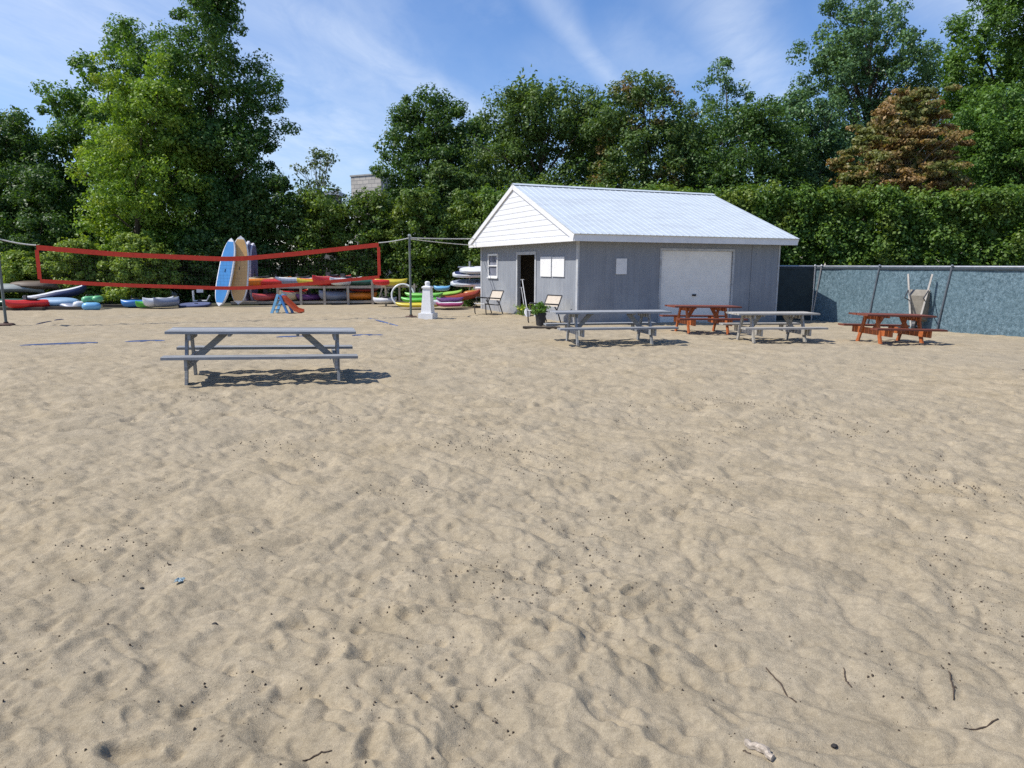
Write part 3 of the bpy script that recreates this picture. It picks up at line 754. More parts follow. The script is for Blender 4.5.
# roof: ribbed sheet on both slopes
yr = W / 2
ROOF = paint('pale_blue_metal_roof', (.58, .635, .655), .45, .1, 2, (1, 4, 4), metallic=.1, spec=.5, dirt=(.47, .51, .53), dscale=.7)
def slope_sheet(y0, z0, y1, z1):
    mb = MB(); xs = []
    x = -OG - .05
    while x < L + OG + .05:
        xs += [(x, 0), (x + .16, 0), (x + .18, .008), (x + .21, .008), (x + .228, 0)]; x += .23
    xs = [p for p in xs if p[0] <= L + OG + .05] + [(L + OG + .05, 0)]
    d = Vector((0, y1 - y0, z1 - z0)).normalized(); nn = Vector((0, -d.z, d.y)) if y1 > y0 else Vector((0, d.z, -d.y))
    if nn.z < 0: nn = -nn
    n_ = len(xs); vs = []
    for (yy, zz_) in ((y0, z0), (y1, z1)):
        for x, h in xs: vs.append(Vector((x, yy, zz_)) + nn * (h + .012))
        for x, h in xs: vs.append(Vector((x, yy, zz_)) + nn * (h - .002))
    fs = []
    for i in range(n_ - 1):
        fs.append((i, i + 1, 2 * n_ + i + 1, 2 * n_ + i)); fs.append((n_ + i + 1, n_ + i, 3 * n_ + i, 3 * n_ + i + 1))
        fs.append((i + 1, i, n_ + i, n_ + i + 1)); fs.append((2 * n_ + i, 2 * n_ + i + 1, 3 * n_ + i + 1, 3 * n_ + i))
    fs.append((0, 2 * n_, 3 * n_, n_)); fs.append((n_ - 1, 2 * n_ - 1, 4 * n_ - 1, 3 * n_ - 1))
    mb.add(vs, fs); return mb.build('roof_sheet', ROOF, shed)
ez = FT + .012
slope_sheet(-OE - .07, ez - .02, yr, HR)
slope_sheet(W + OE + .07, ez - .02, yr, HR)
rc = MB(); sl = (HR - ez) / (yr + OE)
rc.add([(-OG - .06, yr - .16, HR - .16 * sl + .045), (L + OG + .06, yr - .16, HR - .16 * sl + .045), (L + OG + .06, yr, HR + .05), (-OG - .06, yr, HR + .05), (-OG - .06, yr + .16, HR - .16 * sl + .045), (L + OG + .06, yr + .16, HR - .16 * sl + .045)],
       [(0, 1, 2, 3), (3, 2, 5, 4)])
rc.build('ridge_cap', ROOF, shed)
VINYL = paint('white_lap_siding', (.72, .73, .74), .5, .06, 3)
roof_z = lambda y: ez - .03 + (min(y, W - y) + OE) * sl
def gable(x, sgn):
    mb = MB(); z = HE + .0; hcourse = .172
    ymin, ymax = -OE + .0, W + OE
    ylim = lambda zz_: max(-OE, (zz_ - (ez - .03)) / sl - OE)
    while z < HR - .12:
        z1 = min(z + hcourse, HR - .1); a0, a1 = ylim(z + .01), ylim(z1)
        o0, o1 = .013, .004
        for_v = [(x + sgn * o0, a0, z), (x + sgn * o0, W - a0, z), (x + sgn * o1, W - a1, z1), (x + sgn * o1, a1, z1), (x - sgn * .03, a0, z), (x - sgn * .03, W - a0, z), (x - sgn * .03, W - a1, z1), (x - sgn * .03, a1, z1)]
        mb.add(for_v, [(0, 1, 2, 3), (7, 6, 5, 4), (0, 4, 5, 1), (1, 5, 6, 2), (2, 6, 7, 3), (3, 7, 4, 0)]); z = z1
    mb.build('gable_siding', VINYL, shed)
    for s in (1, -1):
        r0 = (x + sgn * .04, (-OE - .02) if s > 0 else (W + OE + .02), ez - .105); r1 = (x + sgn * .04, yr, HR - .075)
        MB().bar(r0, r1, .03, .15, up=(0, 0, 1)).build('rake_board', WHITE, shed)
    MB().box(min(x + sgn * .03, x + sgn * .05), max(x + sgn * .03, x + sgn * .05), -OE, W + OE, HE - .012, HE + .1).build('gable_fascia', WHITE, shed)
gable(-OG, -1); gable(L + OG, 1)
# garage door
gd = MB()
for k in range(4):
    z0 = -.02 + k * (gzt + .02) / 4; z1 = z0 + (gzt + .02) / 4 - .0008
    gd.box(gx0 + .004, gx1 - .004, .035, .07, z0, z1)
    for j in range(4):
        w_ = (gx1 - gx0) / 4; gd.box(gx0 + j * w_ + .1, gx0 + (j + 1) * w_ - .1, .0325, .0345, z0 + .1, z1 - .1)
gd.box(gx0 + .004, gx1 - .004, .072, .08, B0, gzt)
gdo = gd.build('garage_door', paint('off_white_door', (.78, .76, .71), .5, .1, 2), shed)
h = MB(); h.box(4.06, 4.2, .0, .026, .78, .84).tube([(4.13, -.03, .81), (4.13, 0, .81)], .02); h.build('handle', DARKSTEEL, gdo)
tr = MB(); tr.box(gx0 - .07, gx0 - .001, -.02, -.002, B0, gzt + .07).box(gx1 + .001, gx1 + .07, -.02, -.002, B0, gzt + .07).box(gx0 - .001, gx1 + .001, -.02, -.002, gzt + .001, gzt + .07); tr.build('garage_door_trim', TRIM, shed)
# door frame, open doorway
df = MB(); df.box(-.03, -.002, dy0 - .1, dy0, B0, dzt + .1).box(-.03, -.002, dy1, dy1 + .1, B0, dzt + .1).box(-.03, -.002, dy0, dy1, dzt, dzt + .1)
df.build('door_frame', TRIM, shed)
dl = MB(); ML = Matrix.Translation((.12, dy0 + .03, 0)) @ Matrix.Rotation(R(-8), 4, 'Z'); dl.box(0, 1.3, 0, .04, .03, dzt - .03, ML)
do_ = dl.build('open_door', paint('dark_grey_door', (.10, .11, .125), .6), shed)
# window
wf = MB(); t_ = .07
wf.box(-.03, -.002, wy0 - t_, wy0, wz0 - t_, wz1 + t_).box(-.03, -.002, wy1, wy1 + t_, wz0 - t_, wz1 + t_).box(-.03, -.002, wy0, wy1, wz1, wz1 + t_).box(-.03, -.002, wy0, wy1, wz0 - t_, wz0)
wfo = wf.build('window', WHITE, shed)
MB().box(.03, .04, wy0, wy1, wz0, wz1).build('pane', paint('window_pane_with_blind', (.22, .23, .28), .15, .3, 3, spec=.6), wfo)
MB().box(-.06, -.031, wy0 - .1, wy1 + .1, wz0 - t_ - .03, wz0 - t_ + .01).build('sill', WHITE, wfo)
MB().box(-.02, .029, wy0 + .02, wy1 - .02, (wz0 + wz1) / 2 - .02, (wz0 + wz1) / 2 + .02).build('glazing_bar', WHITE, wfo)
# notice boards and blank panels
MB().box(-.035, -.003, 1.74, 2.52, 1.36, 1.98).build('notice_board', WHITE, shed)
MB().box(-.035, -.003, .84, 1.66, 1.37, 1.97).build('notice_board', WHITE, shed)
MB().box(1.26, 1.62, -.03, -.003, 1.46, 1.92).build('blank_panel', WHITE, shed)
def S(x, y, z=0):  # shed coordinates to world
    return shed_M @ Vector((x, y, z))
shed_M = Matrix.Translation(C0) @ Matrix.Rotation(TH, 4, 'Z')

# paddles inside the doorway
def paddle(p, q, label, mat):
    p, q = Vector(p), Vector(q); d = (q - p)
    t = thing('paddle', label, 'paddle', p); Mx = d.to_track_quat('Z', 'Y').to_matrix().to_4x4(); Ln = d.length
    MB().tube([(0, 0, .3), (0, 0, Ln)], .018, 8).build('shaft', mat, t, True, Mx)
    secs = []
    for k in range(8):
        s = k / 7; w_ = .02 + .085 * math.sin(math.pi * (.12 + .8 * s)); z = .4 * s
        secs.append([(w_ * math.cos(a), .02 * math.sin(a), z) for a in np.linspace(0, 6.283, 10, endpoint=False)])
    MB().loft(secs).build('blade', mat, t, True, Mx)
    MB().tube([(-.06, 0, Ln), (.06, 0, Ln)], .018, 8).build('grip', mat, t, True, Mx)
paddle(S(-.16, 3.16, .0), S(.07, 4.2, 1.22), 'pale grey paddle leaning in dark doorway, nearer the right jamb', paint('grey_alloy', (.45, .46, .48), .4))
paddle(S(-.12, 3.45, .0), S(.09, 4.32, .95), 'duller paddle leaning lower inside the dark doorway', paint('dull_alloy', (.26, .27, .29), .45))

# ------------------------------------------------------------------ fence
fa, fb = Vector((10.42, 24.6, 0)), Vector((13.06, 18.1, 0)); fdir = (fb - fa).normalized()
fc = fb + fdir * 4.2
def mesh_fabric():
    m, nt, ns, lk = _nt('blue_grey_screen_fabric'); out = ns.new('ShaderNodeOutputMaterial'); b = ns.new('ShaderNodeBsdfPrincipled'); lk.new(b.outputs[0], out.inputs[0])
    tc = ns.new('ShaderNodeTexCoord')
    n1 = node(nt, 'ShaderNodeTexNoise', Scale=11., Detail=8., Roughness=.8); n2 = node(nt, 'ShaderNodeTexNoise', Scale=.8, Detail=3.)
    n3 = node(nt, 'ShaderNodeTexNoise', Scale=38., Detail=6., Roughness=.8)
    for n_ in (n1, n2, n3): lk.new(tc.outputs['Object'], n_.inputs['Vector'])
    c = mixc(nt, ramp(nt, n1.outputs[0], .38, .62), (.035, .08, .105), (.185, .275, .32))  # mottle stands for light through the screen and over its waves
    c = mixc(nt, ramp(nt, n3.outputs[0], .45, .62), mixc(nt, 1., c, (.62, .62, .62), 'MULTIPLY'), mixc(nt, 1., c, (1.35, 1.35, 1.35), 'MULTIPLY'))
    c = mixc(nt, ramp(nt, n2.outputs[0], .35, .7), c, mixc(nt, .4, c, (.10, .17, .20)))
    lk.new(c, b.inputs['Base Color']); b.inputs['Roughness'].default_value = .8
    bp = node(nt, 'ShaderNodeBump', Strength=.6, Distance=.03); lk.new(n1.outputs[0], bp.inputs['Height']); lk.new(bp.outputs[0], b.inputs['Normal'])
    return m
FAB = mesh_fabric()
def fence(p, q, label, nposts, lean=0., skip_first=False, fab=None):
    t = thing('screened_fence', label, 'fence', p)
    d = q - p; Ln = d.length; u_ = d / Ln; nn = Vector((-u_.y, u_.x, 0))
    if nn.dot(Vector((-p.x, -p.y, 0))) < 0: nn = -nn
    top = 1.70
    k = max(2, int(Ln / .15)); rows_ = []
    nz_ = 9
    for j in range(nz_ + 1):
        row = []
        for i in range(k + 1):
            s = Ln * i / k; b_ = p + u_ * s; gz_ = float(G(b_.x, b_.y)) - .06
            z = gz_ + (top - .01 - gz_) * j / nz_
            off = .05 + .035 * float(vnoise(np.array([s * 1.3]), np.array([z * 1.7 + 4]))[0]) + .012 * float(vnoise(np.array([s * 5.]), np.array([z * 5. + 4]))[0])
            v = u_ * s + nn * off; row.append((v.x, v.y, z))
        rows_.append(row)
    fr = MB(); m_ = k + 1
    fr.add([v for rw in rows_ for v in rw], [(j * m_ + i, j * m_ + i + 1, (j + 1) * m_ + i + 1, (j + 1) * m_ + i) for j in range(nz_) for i in range(k)])
    fr.build('screen_fabric', fab or FAB, t, True)
    MB().tube([(0, 0, top + .015), tuple(u_ * Ln + Vector((0, 0, top + .015)))], .032, 8).build('top_rail', STEEL, t, True)
    MB().bar(nn * .075 + Vector((0, 0, top - .045)), u_ * Ln + nn * .075 + Vector((0, 0, top - .045)), .01, .05).build('hem_strap', paint('dark_hem', (.03, .04, .05), .8), t)
    for s in nposts:
        b_ = p + u_ * s; z0 = float(G(b_.x, b_.y)) - .1
        v = u_ * s + nn * .07
        pb = MB(); e = v + u_ * lean * 1.8 
        pb.tube([(v.x, v.y, z0), (e.x, e.y, top + .04)], .026, 8).tube([(e.x, e.y, top + .04), (e.x, e.y, top + .08)], [.045, .015], 8)
        pb.build('post', STEEL if s == 0 or skip_first else paint('dark_post', (.11, .13, .15), .5), t, True)
fp = [0.] + [(gp(x, y) - fa).dot(fdir) for x, y in ((878, 325.5), (957, 331.5))] + [9.4]
fence(fa, fc, 'long blue grey screen covered fence running along the right side', fp, .16)
fence(S(L + .03, .7, 0), fa + Vector((-.1, .02, 0)), 'short shaded dark fence panel between shed corner and long fence', [.06, 1.85], 0, True, paint('shade_darkened_screen', (.025, .04, .045), .8, .3, 6))  # the panel's shade is put into a darker fabric colour

# ------------------------------------------------------------------ picnic tables
def picnic_table(label, c, rot, Lt, leg, foot, mat, matb=None, H=.745, wob=0., group='picnic tables on the sand', zoff=-.02, legmat=None):
    matb = matb or mat; legmat = legmat or mat
    t = thing('picnic_table', label, 'picnic table', (c[0], c[1], ground_z(c[0], c[1]) * .3 + zoff), (0, wob, rot), group)
    tp = MB(); bw = .138
    for i in range(5):
        y = (i - 2) * (bw + .008); e = random.uniform(-.006, .006)
        tp.box(-Lt / 2 + e, Lt / 2 + e, y - bw / 2, y + bw / 2, H - .038, H)
    tp.build('tabletop', matb, t)
    hs_ = .43
    for s in (1, -1):
        b_ = MB(); b_.box(-Lt / 2, Lt / 2, s * .62 - .125, s * .62 + .005 - .01, hs_ - .038, hs_).box(-Lt / 2, Lt / 2, s * .62 + .005, s * .62 + .125, hs_ - .038, hs_)
        b_.build('bench', matb, t)
    for sx_ in (1, -1):
        x = sx_ * leg / 2
        for s in (1, -1):
            MB().bar((x, s * foot / 2, -.1), (x, s * .2, H - .04), .038, .09, up=(0, 1, 0)).build('leg', legmat, t)
        x2 = x - sx_ * .042
        MB().box(x2 - .019, x2 + .019, -.72, .72, hs_ - .185, hs_ - .04).build('seat_beam', legmat, t)
        MB().box(x2 - .019, x2 + .019, -.34, .34, H - .13, H - .04).build('top_cleat', legmat, t)
        MB().bar((x2 - sx_ * .03, 0, hs_ - .11), (x2 - sx_ * (.03 + leg * .2), 0, H - .05), .09, .038, up=(0, 1, 0)).build('brace', legmat, t)
        for xx in (.62, ):
            MB().box(sx_ * Lt * .18 - .019, sx_ * Lt * .18 + .019, -.33, .33, H - .075, H - .04).build('batten', legmat, t)
    return t
picnic_table('nearest grey weathered picnic table, alone on the open sand', (-3.66, 10.42), R(16), 2.58, 2.06, .95, SILVER, wob=R(1.25), zoff=.0)
picnic_table('long grey picnic table in front of the shed corner', (2.14, 15.64), R(11), 2.62, 1.68, .95, SILVER, H=.74)
picnic_table('orange stained picnic table in front of the garage door', (4.95, 18.5), R(8), 1.8, 1.05, 1.0, ORANGE_W, ORANGE_T, H=.72, wob=R(.6))
picnic_table('pale grey splintery picnic table between the two orange ones', (5.95, 16.25), R(6), 1.9, 1.2, 1.0, SILVER2, H=.72, zoff=-.06)
picnic_table('orange red picnic table beside the fence', (8.6, 16.1), R(7), 1.66, 1.0, .95, ORANGE_W, ORANGE_T, H=.71, zoff=-.06, wob=R(1.4))
# plank on the sand
p, q = gp(523, 329.5), gp(560, 330)
t = MB().bar((0, 0, 0), (q - p), .2, .045).build('plank', OLDTIMBER); t.location = p + Vector((0, 0, ground_z(p.x, p.y) - p.z + .03))
tag(t, 'dark weathered plank lying on sand below the potted plant', 'plank')

# ------------------------------------------------------------------ volleyball
pl, pr = gp(6.5, 327), gp(411, 318)
def net_post(p, top, label, n_):
    p = Vector((p.x, p.y, ground_z(p.x, p.y) + .015)); top -= p.z
    t = thing('net_post', label, 'net post', p, group='volleyball net posts')
    MB().tube([(0, 0, -.2), (0, 0, top)], .036, 10).build('pole', paint('green_grey_post', (.13, .15, .14), .5), t, True)
    MB().lathe([(.2, -.03), (.21, .01), (.17, .035), (.06, .04), (.055, .08)], 18).build('base_plate', RUST, t)
    MB().lathe([(.05, 0), (.05, .05), (.02, .07)], 10, (0, 0, top - .01)).build('cap', STEEL, t)
    k = MB(); k.tube([(-.06, 0, top - .08), (.06, 0, top - .08)], .02); k.build('hook', STEEL, t)
zl, zr_ = at(3, 236, pl.y).z, at(411, 236, pr.y).z
net_post(pl, zl, 'left volleyball net post near the left picture edge', 0)
net_post(pr, zr_, 'right volleyball net post beside the white pillar', 1)
nd = (pr - pl); nl = nd.length; nu = nd / nl; nang = math.atan2(nu.y, nu.x)
def on_net(px):  # point of the net plane seen at this column
    d = ray(px, 262); A_ = np.array([[d[0], -nu.x], [d[1], -nu.y]]); s = np.linalg.solve(A_, np.array([pl.x, pl.y])); return pl + nu * s[1]
na_, nb_ = on_net(38), on_net(379)
cols = 60
cols_px = [38 + (379 - 38) * i / cols for i in range(cols + 1)]
topc = np.interp(cols_px, [38, 120, 220, 240, 300, 379], [247.5, 254.5, 259, 259, 253.5, 244.8])
botc = np.interp(cols_px, [38, 120, 220, 240, 300, 379], [281, 285.2, 288.2, 288.3, 284.5, 277])
def smooth(a):
    for _ in range(6): a = np.concatenate([a[:1], (a[:-2] + 2 * a[1:-1] + a[2:]) / 4, a[-1:]])
    return a
topc, botc = smooth(topc), smooth(botc)
base = na_.copy()
net = thing('volleyball_net', 'sagging red bordered volleyball net strung between two posts', 'net', base)
def tape(ys, hw, name):
    mb = MB(); secs = []
    for i, px in enumerate(cols_px):
        g_ = on_net(px); z = at(px, ys[i], g_.y).z; p_ = Vector((g_.x, g_.y, z)) - base; nn = Vector((-nu.y, nu.x, 0)) * .008
        u3 = Vector((0, 0, hw))
        secs.append([p_ - u3 - nn, p_ + u3 - nn, p_ + u3 + nn, p_ - u3 + nn])
    mb.loft(secs); mb.build(name, RED_T, net)
    return [((s_[0] + s_[1] + s_[2] + s_[3]) / 4) for s_ in secs]
tt = tape(topc, .068, 'top_tape'); bt = tape(botc, .052, 'bottom_tape')
for i in (0, -1):
    MB().bar(bt[i] + Vector((0, 0, .05)), tt[i] - Vector((0, 0, .065)), .02, .09, up=tuple(nu)).build('side_tape', RED_T, net)
ms = MB(); sub = 2
def lrp(a, k): 
    i = min(int(k), len(a) - 2); return a[i].lerp(a[i + 1], k - i)
K = 96
for i in range(1, K):
    s = i / K * cols; ms.tube([lrp(bt, s), lrp(tt, s)], .0016, 3, cap=False)
for j in range(1, 9):
    ms.tube([bt[i].lerp(tt[i], j / 9) for i in range(0, cols + 1, 3)], .0016, 3, cap=False)
ms.build('netting', paint('black_twine', (.02, .02, .022), .9), net)
def rope(a, b, sag, label, r_=.014, name='rope'):
    pts = []
    for i in range(13):
        s = i / 12; q_ = a.lerp(b, s); q_.z -= sag * 4 * s * (1 - s); pts.append(q_ - a)
    o = MB().tube(pts, r_, 6).build(name, ROPE, smooth=True); o.location = a; tag(o, label, 'rope')
ptl, ptr = pl + Vector((0, 0, zl - .06)), pr + Vector((0, 0, zr_ - .06))
rope(ptl, base + tt[0] + Vector((0, 0, .06)), .03, 'pale rope from left post to the upper left net corner', .02)
rope(base + tt[-1] + Vector((0, 0, .06)), ptr, .02, 'pale rope from right post to the upper right net corner', .016)
anc = S(.3, W + .5, 0); 
rope(ptr, Vector((anc.x, anc.y, at(470, 238.5, anc.y).z)), .02, 'upper guy rope from right net post to behind the shed gable', .018, 'guy_rope')
rope(ptr - Vector((0, 0, .03)), Vector((anc.x, anc.y + .2, at(470, 245.5, anc.y).z)), .03, 'lower slack guy rope from right net post to shed gable', .014, 'guy_rope')
ap = MB().tube([(0, 0, -.2), (0, 0, 3.2)], .04); apo = ap.build('anchor_pole', STEEL, smooth=True); apo.location = (anc.x, anc.y + .1, 0); tag(apo, 'steel anchor pole behind the shed gable holding the guy ropes', 'pole')
fl = MB().lathe([(.03, -.09), (.09, -.06), (.1, 0), (.09, .06), (.03, .09)], 12); flo = fl.build('net_winch', WHITE_P, smooth=True); flo.location = pl + Vector((-.13, -.02, at(0, 243, pl.y).z)); tag(flo, 'white winch drum fixed near the top of the left post', 'winch')

# court boundary tape, mostly drifted over
BLUET = paint('faded_navy_webbing', (.045, .085, .20), .8, .4, 10, dirt=(.3, .25, .18), dscale=3)
def court_tape(pxs, label):
    pts = [gp(*p) for p in pxs]; dense = []
    for i in range(len(pts) - 1):
        for k in range(10): dense.append(pts[i].lerp(pts[i + 1], k / 10))
    dense.append(pts[-1]); n_ = len(dense); secs = []; zs_ = [ground_z(p_.x, p_.y) for p_ in dense]; zm = sorted(zs_)[int(len(zs_) * .7)]
    for i, p_ in enumerate(dense):
        d = (dense[min(i + 1, n_ - 1)] - dense[max(i - 1, 0)]).normalized(); s_ = Vector((-d.y, d.x, 0)) * .028
        e = math.sin(math.pi * i / (n_ - 1)) ** .4
        z = zm + .004
        mid_ = p_ + Vector((0, 0, z - p_.z + .004 + .008 * e))
        # the ribbon stands on edge, tilted towards the camera
        tl = Vector((0, .012, .012 * e + .002))
        secs.append([mid_ - s_ * .3 - tl, mid_ + s_ * .3 + tl, mid_ + s_ * .3 + tl + Vector((0, .006, 0)), mid_ - s_ * .3 - tl + Vector((0, .006, 0))])
    b_ = dense[0]
    mb = MB().loft([[v - b_ for v in sc] for sc in secs]); o = mb.build('court_tape', BLUET); o.location = b_
    tag(o, label, 'court tape', 'strips of court boundary tape half buried in sand')
court_tape([(20, 347.5), (60, 346), (98, 344.5)], 'longest dark court tape strip at far left, in front of net')
court_tape([(125, 343.5), (165, 342.3)], 'dark court tape strip just left of the nearest picnic table')
court_tape([(276, 338.3), (312, 337.6)], 'court tape strip seen under the nearest picnic table top')
court_tape([(352, 337.4), (383, 337)], 'court tape strip by the right end of nearest picnic table')
court_tape([(36, 326), (52, 322.6)], 'short blue court tape strip nearest the left net post')
court_tape([(54, 321.8), (64, 320.7)], 'tiny blue court tape strip below the green floats')
court_tape([(368, 319.2), (384, 323.5), (400, 328)], 'slanting blue court tape strip left of the right net post')

# ------------------------------------------------------------------ boats, boards and racks
def kayak(label, pos, yaw, Ln, beam, col, roll=0., pitch=0., up=True, dep=.32, group='kayaks stored at the back of the beach', cockpit=True, name='kayak', cat='kayak', deckcol=None, rim=None):
    t = thing(name, label, cat, pos, (roll, pitch, yaw), group)
    secs = []; K_ = 17
    for k in range(K_):
        s = -1 + 2 * k / (K_ - 1); a = abs(s); w_ = beam / 2 * max(.02, (1 - a ** 2.3)) ** .75
        rise = .06 * dep / .32 * a ** 3; kz = .06 * a ** 4 + (dep * .2 if k in (0, K_ - 1) else 0)
        hd = dep * (.62 + .12 * (1 - a))
        pts = []
        for (cx_, cz) in ((0, 0), (.55, .06), (.88, .25), (1, .55), (.97, .66), (.7, .88), (.35, .98), (0, 1.), (-.35, .98), (-.7, .88), (-.97, .66), (-1, .55), (-.88, .25), (-.55, .06)):
            pts.append((s * Ln / 2, cx_ * w_, kz + rise * .6 + (hd + rise * .4 - kz) * cz))
        secs.append(pts)
    mb = MB().loft(secs); hull = mb.build('hull', col, t, True)
    if deckcol is not None:
        d_ = MB(); ds = []
        for pts in secs[1:-1]:
            c_ = [Vector(p_) for p_ in pts[5:10]]; ds.append([p_ + Vector((0, 0, .008)) for p_ in c_] + [p_ - Vector((0, 0, .01)) for p_ in c_[::-1]])
        d_.loft(ds).build('deck', deckcol, t, True)
    if cockpit:
        z = dep * .74
        el = [(math.cos(a_) * Ln * .14, math.sin(a_) * beam * .30, z + .012 + (.03 if math.cos(a_) > 0 else 0) * math.cos(a_)) for a_ in np.linspace(0, 6.283, 18, endpoint=False)]
        MB().tube(el, .02, 6, closed=True).build('cockpit_rim', rim or DARKSTEEL, t, True)
        MB().add([(x_, y_, z_ + .003) for x_, y_, z_ in el], [tuple(range(18))]).build('cockpit_well', DARKSTEEL, t)
        MB().box(-Ln * .12, -Ln * .09, -beam * .2, beam * .2, z + .005, z + .16).build('seat_back', DARKSTEEL, t)
    return t

P_BLUE = plastic('blue_plastic', (.05, .20, .50)); P_LBLUE = plastic('sky_blue_plastic', (.17, .42, .66)); P_GREEN = plastic('green_plastic', (.10, .42, .06))
P_LIME = plastic('lime_plastic', (.32, .55, .08)); P_YEL = plastic('yellow_plastic', (.62, .50, .05)); P_ORG = plastic('orange_plastic', (.75, .22, .02))
P_RED = plastic('red_plastic', (.62, .03, .025)); P_PINK = plastic('coral_plastic', (.55, .10, .10)); P_PUR = plastic('purple_plastic', (.13, .05, .17))
P_MAG = plastic('magenta_plastic', (.33, .05, .15)); P_MINT = plastic('mint_green_plastic', (.17, .50, .24)); P_GREY = plastic('grey_plastic', (.22, .25, .32))
P_DGREEN = plastic('dark_green_plastic', (.03, .09, .06)); P_NAVY = plastic('navy_plastic', (.025, .035, .09)); P_CREAM = plastic('cream_plastic', (.62, .52, .34))
P_PALEGREY = plastic('pale_green_grey_hull', (.24, .27, .255), .6); P_DULLBLUE = plastic('dull_blue_hull', (.22, .36, .50), .5); P_BROWN = plastic('brown_hull', (.10, .07, .045), .6)
P_TAN = plastic('tan_board', (.62, .37, .13)); P_LAV = plastic('lavender_white', (.60, .59, .66))
KG = 'kayaks stored at the back of the beach'

# far-left pile, set on two timbers
def place(px, py, dy=0., z=0.):
    g_ = gp(px, py); return Vector((g_.x, g_.y + dy, g_.z + z))
YB = 26.9
def pw(px, py, Y=YB): return at(px, py, Y)
BG = 'old boats piled at the left edge of the sand'
def boat_at(label, px, py, Y, yaw, Ln, beam, col, dep=.3, flip=False, roll=0., pitch=0., **kw):
    q_ = at(px, py, Y)
    if flip: roll += math.pi; q_.z += dep * .75
    return kayak(label, q_, yaw, Ln, beam, col, roll, pitch, dep=dep, **kw)
boat_at('upturned pale grey green boat hull behind the left net post', 8, 293, 28.6, R(14), 2.6, 1.0, P_PALEGREY, .5, True, cockpit=False, name='rowing_boat', cat='boat', group=BG)
boat_at('upturned brown boat hull below the left net corner', 36, 290, 28.9, R(20), 1.9, .95, P_BROWN, .5, True, cockpit=False, name='rowing_boat', cat='boat', group=BG)
boat_at('dark navy boat with white upper edge left of the green floats', 58, 300, 28.3, R(35), 2.2, .8, P_NAVY, .5, False, pitch=R(-12), cockpit=False, deckcol=WHITE_P, name='rowing_boat', cat='boat', group=BG)
boat_at('dark green boat behind the foot of left net post', 13, 306, 26.9, R(10), 1.9, .7, P_DGREEN, .38, False, cockpit=False, name='canoe', cat='boat', group=BG)
boat_at('red kayak with open end among the far left boats', 32, 308.3, 26.4, R(52), 1.7, .7, P_RED, .44, False, group=BG, deckcol=P_RED)
boat_at('dull blue upturned kayak lying on the far left boats', 57, 306, 26.9, R(8), 1.7, .6, P_DULLBLUE, .4, True, cockpit=False, group=BG, roll=R(12))
boat_at('grey blue kayak end leaning down right of the dull blue kayak', 70, 309.5, 26.9, R(-14), 1.1, .6, P_GREY, .36, False, cockpit=False, pitch=R(12), group=BG)
for k, (x0, x1, py, lb) in enumerate(((-10, 44, 310.5, 'dark timber beam under the red kayak at sand edge'), (46, 84, 309.8, 'dark timber beam under the grey blue kayak at sand edge'), (104, 127, 307.6, 'dark timber beam between the floats and the blue kayak'))):
    p_, q_ = gp(x0, py), gp(x1, py); o = MB().bar((0, 0, .04), q_ - p_ + Vector((0, 0, .04)), .2, .16).build('timber_beam', OLDTIMBER); o.location = p_; tag(o, lb, 'timber beam', 'timbers along the sand edge')

# floats bundle: short inflated tubes, end on
def float_(label, px, py, Y, r_, col, yaw=R(75), Ln=.9):
    q_ = at(px, py, Y); t = thing('swim_float', label, 'float', q_, (0, 0, yaw), 'bright floats heaped at the sand edge')
    prof = [(-Ln / 2, r_ * .35), (-Ln / 2 + .05, r_ * .8), (-Ln / 2 + .16, r_), (Ln / 2 - .16, r_), (Ln / 2 - .05, r_ * .8), (Ln / 2, r_ * .35)]
    MB().loft([[(x_, rr_ * math.cos(a_), r_ + rr_ * math.sin(a_) * .9) for a_ in np.linspace(0, 6.283, 16, endpoint=False)] for x_, rr_ in prof]).build('tube', col, t, True)
    MB().tube([(x_, 0, r_ * 1.9 + h_) for x_, h_ in ((-.15, 0), (-.12, .04), (.12, .04), (.15, 0))], .012, 6).build('carry_strap', DARKSTEEL, t)
float_('white float at left of the bright heap', 82, 309, 26.8, .16, WHITE_P, R(60), .6)
float_('blue float at front of the bright heap', 92, 311, 26.5, .17, P_LBLUE, R(20), .62)
float_('upper left green float of the bright heap', 90, 303.5, 27., .15, P_MINT, R(70), .6)
float_('upper right green float of the bright heap', 98, 303, 27.2, .15, P_MINT, R(100), .6)

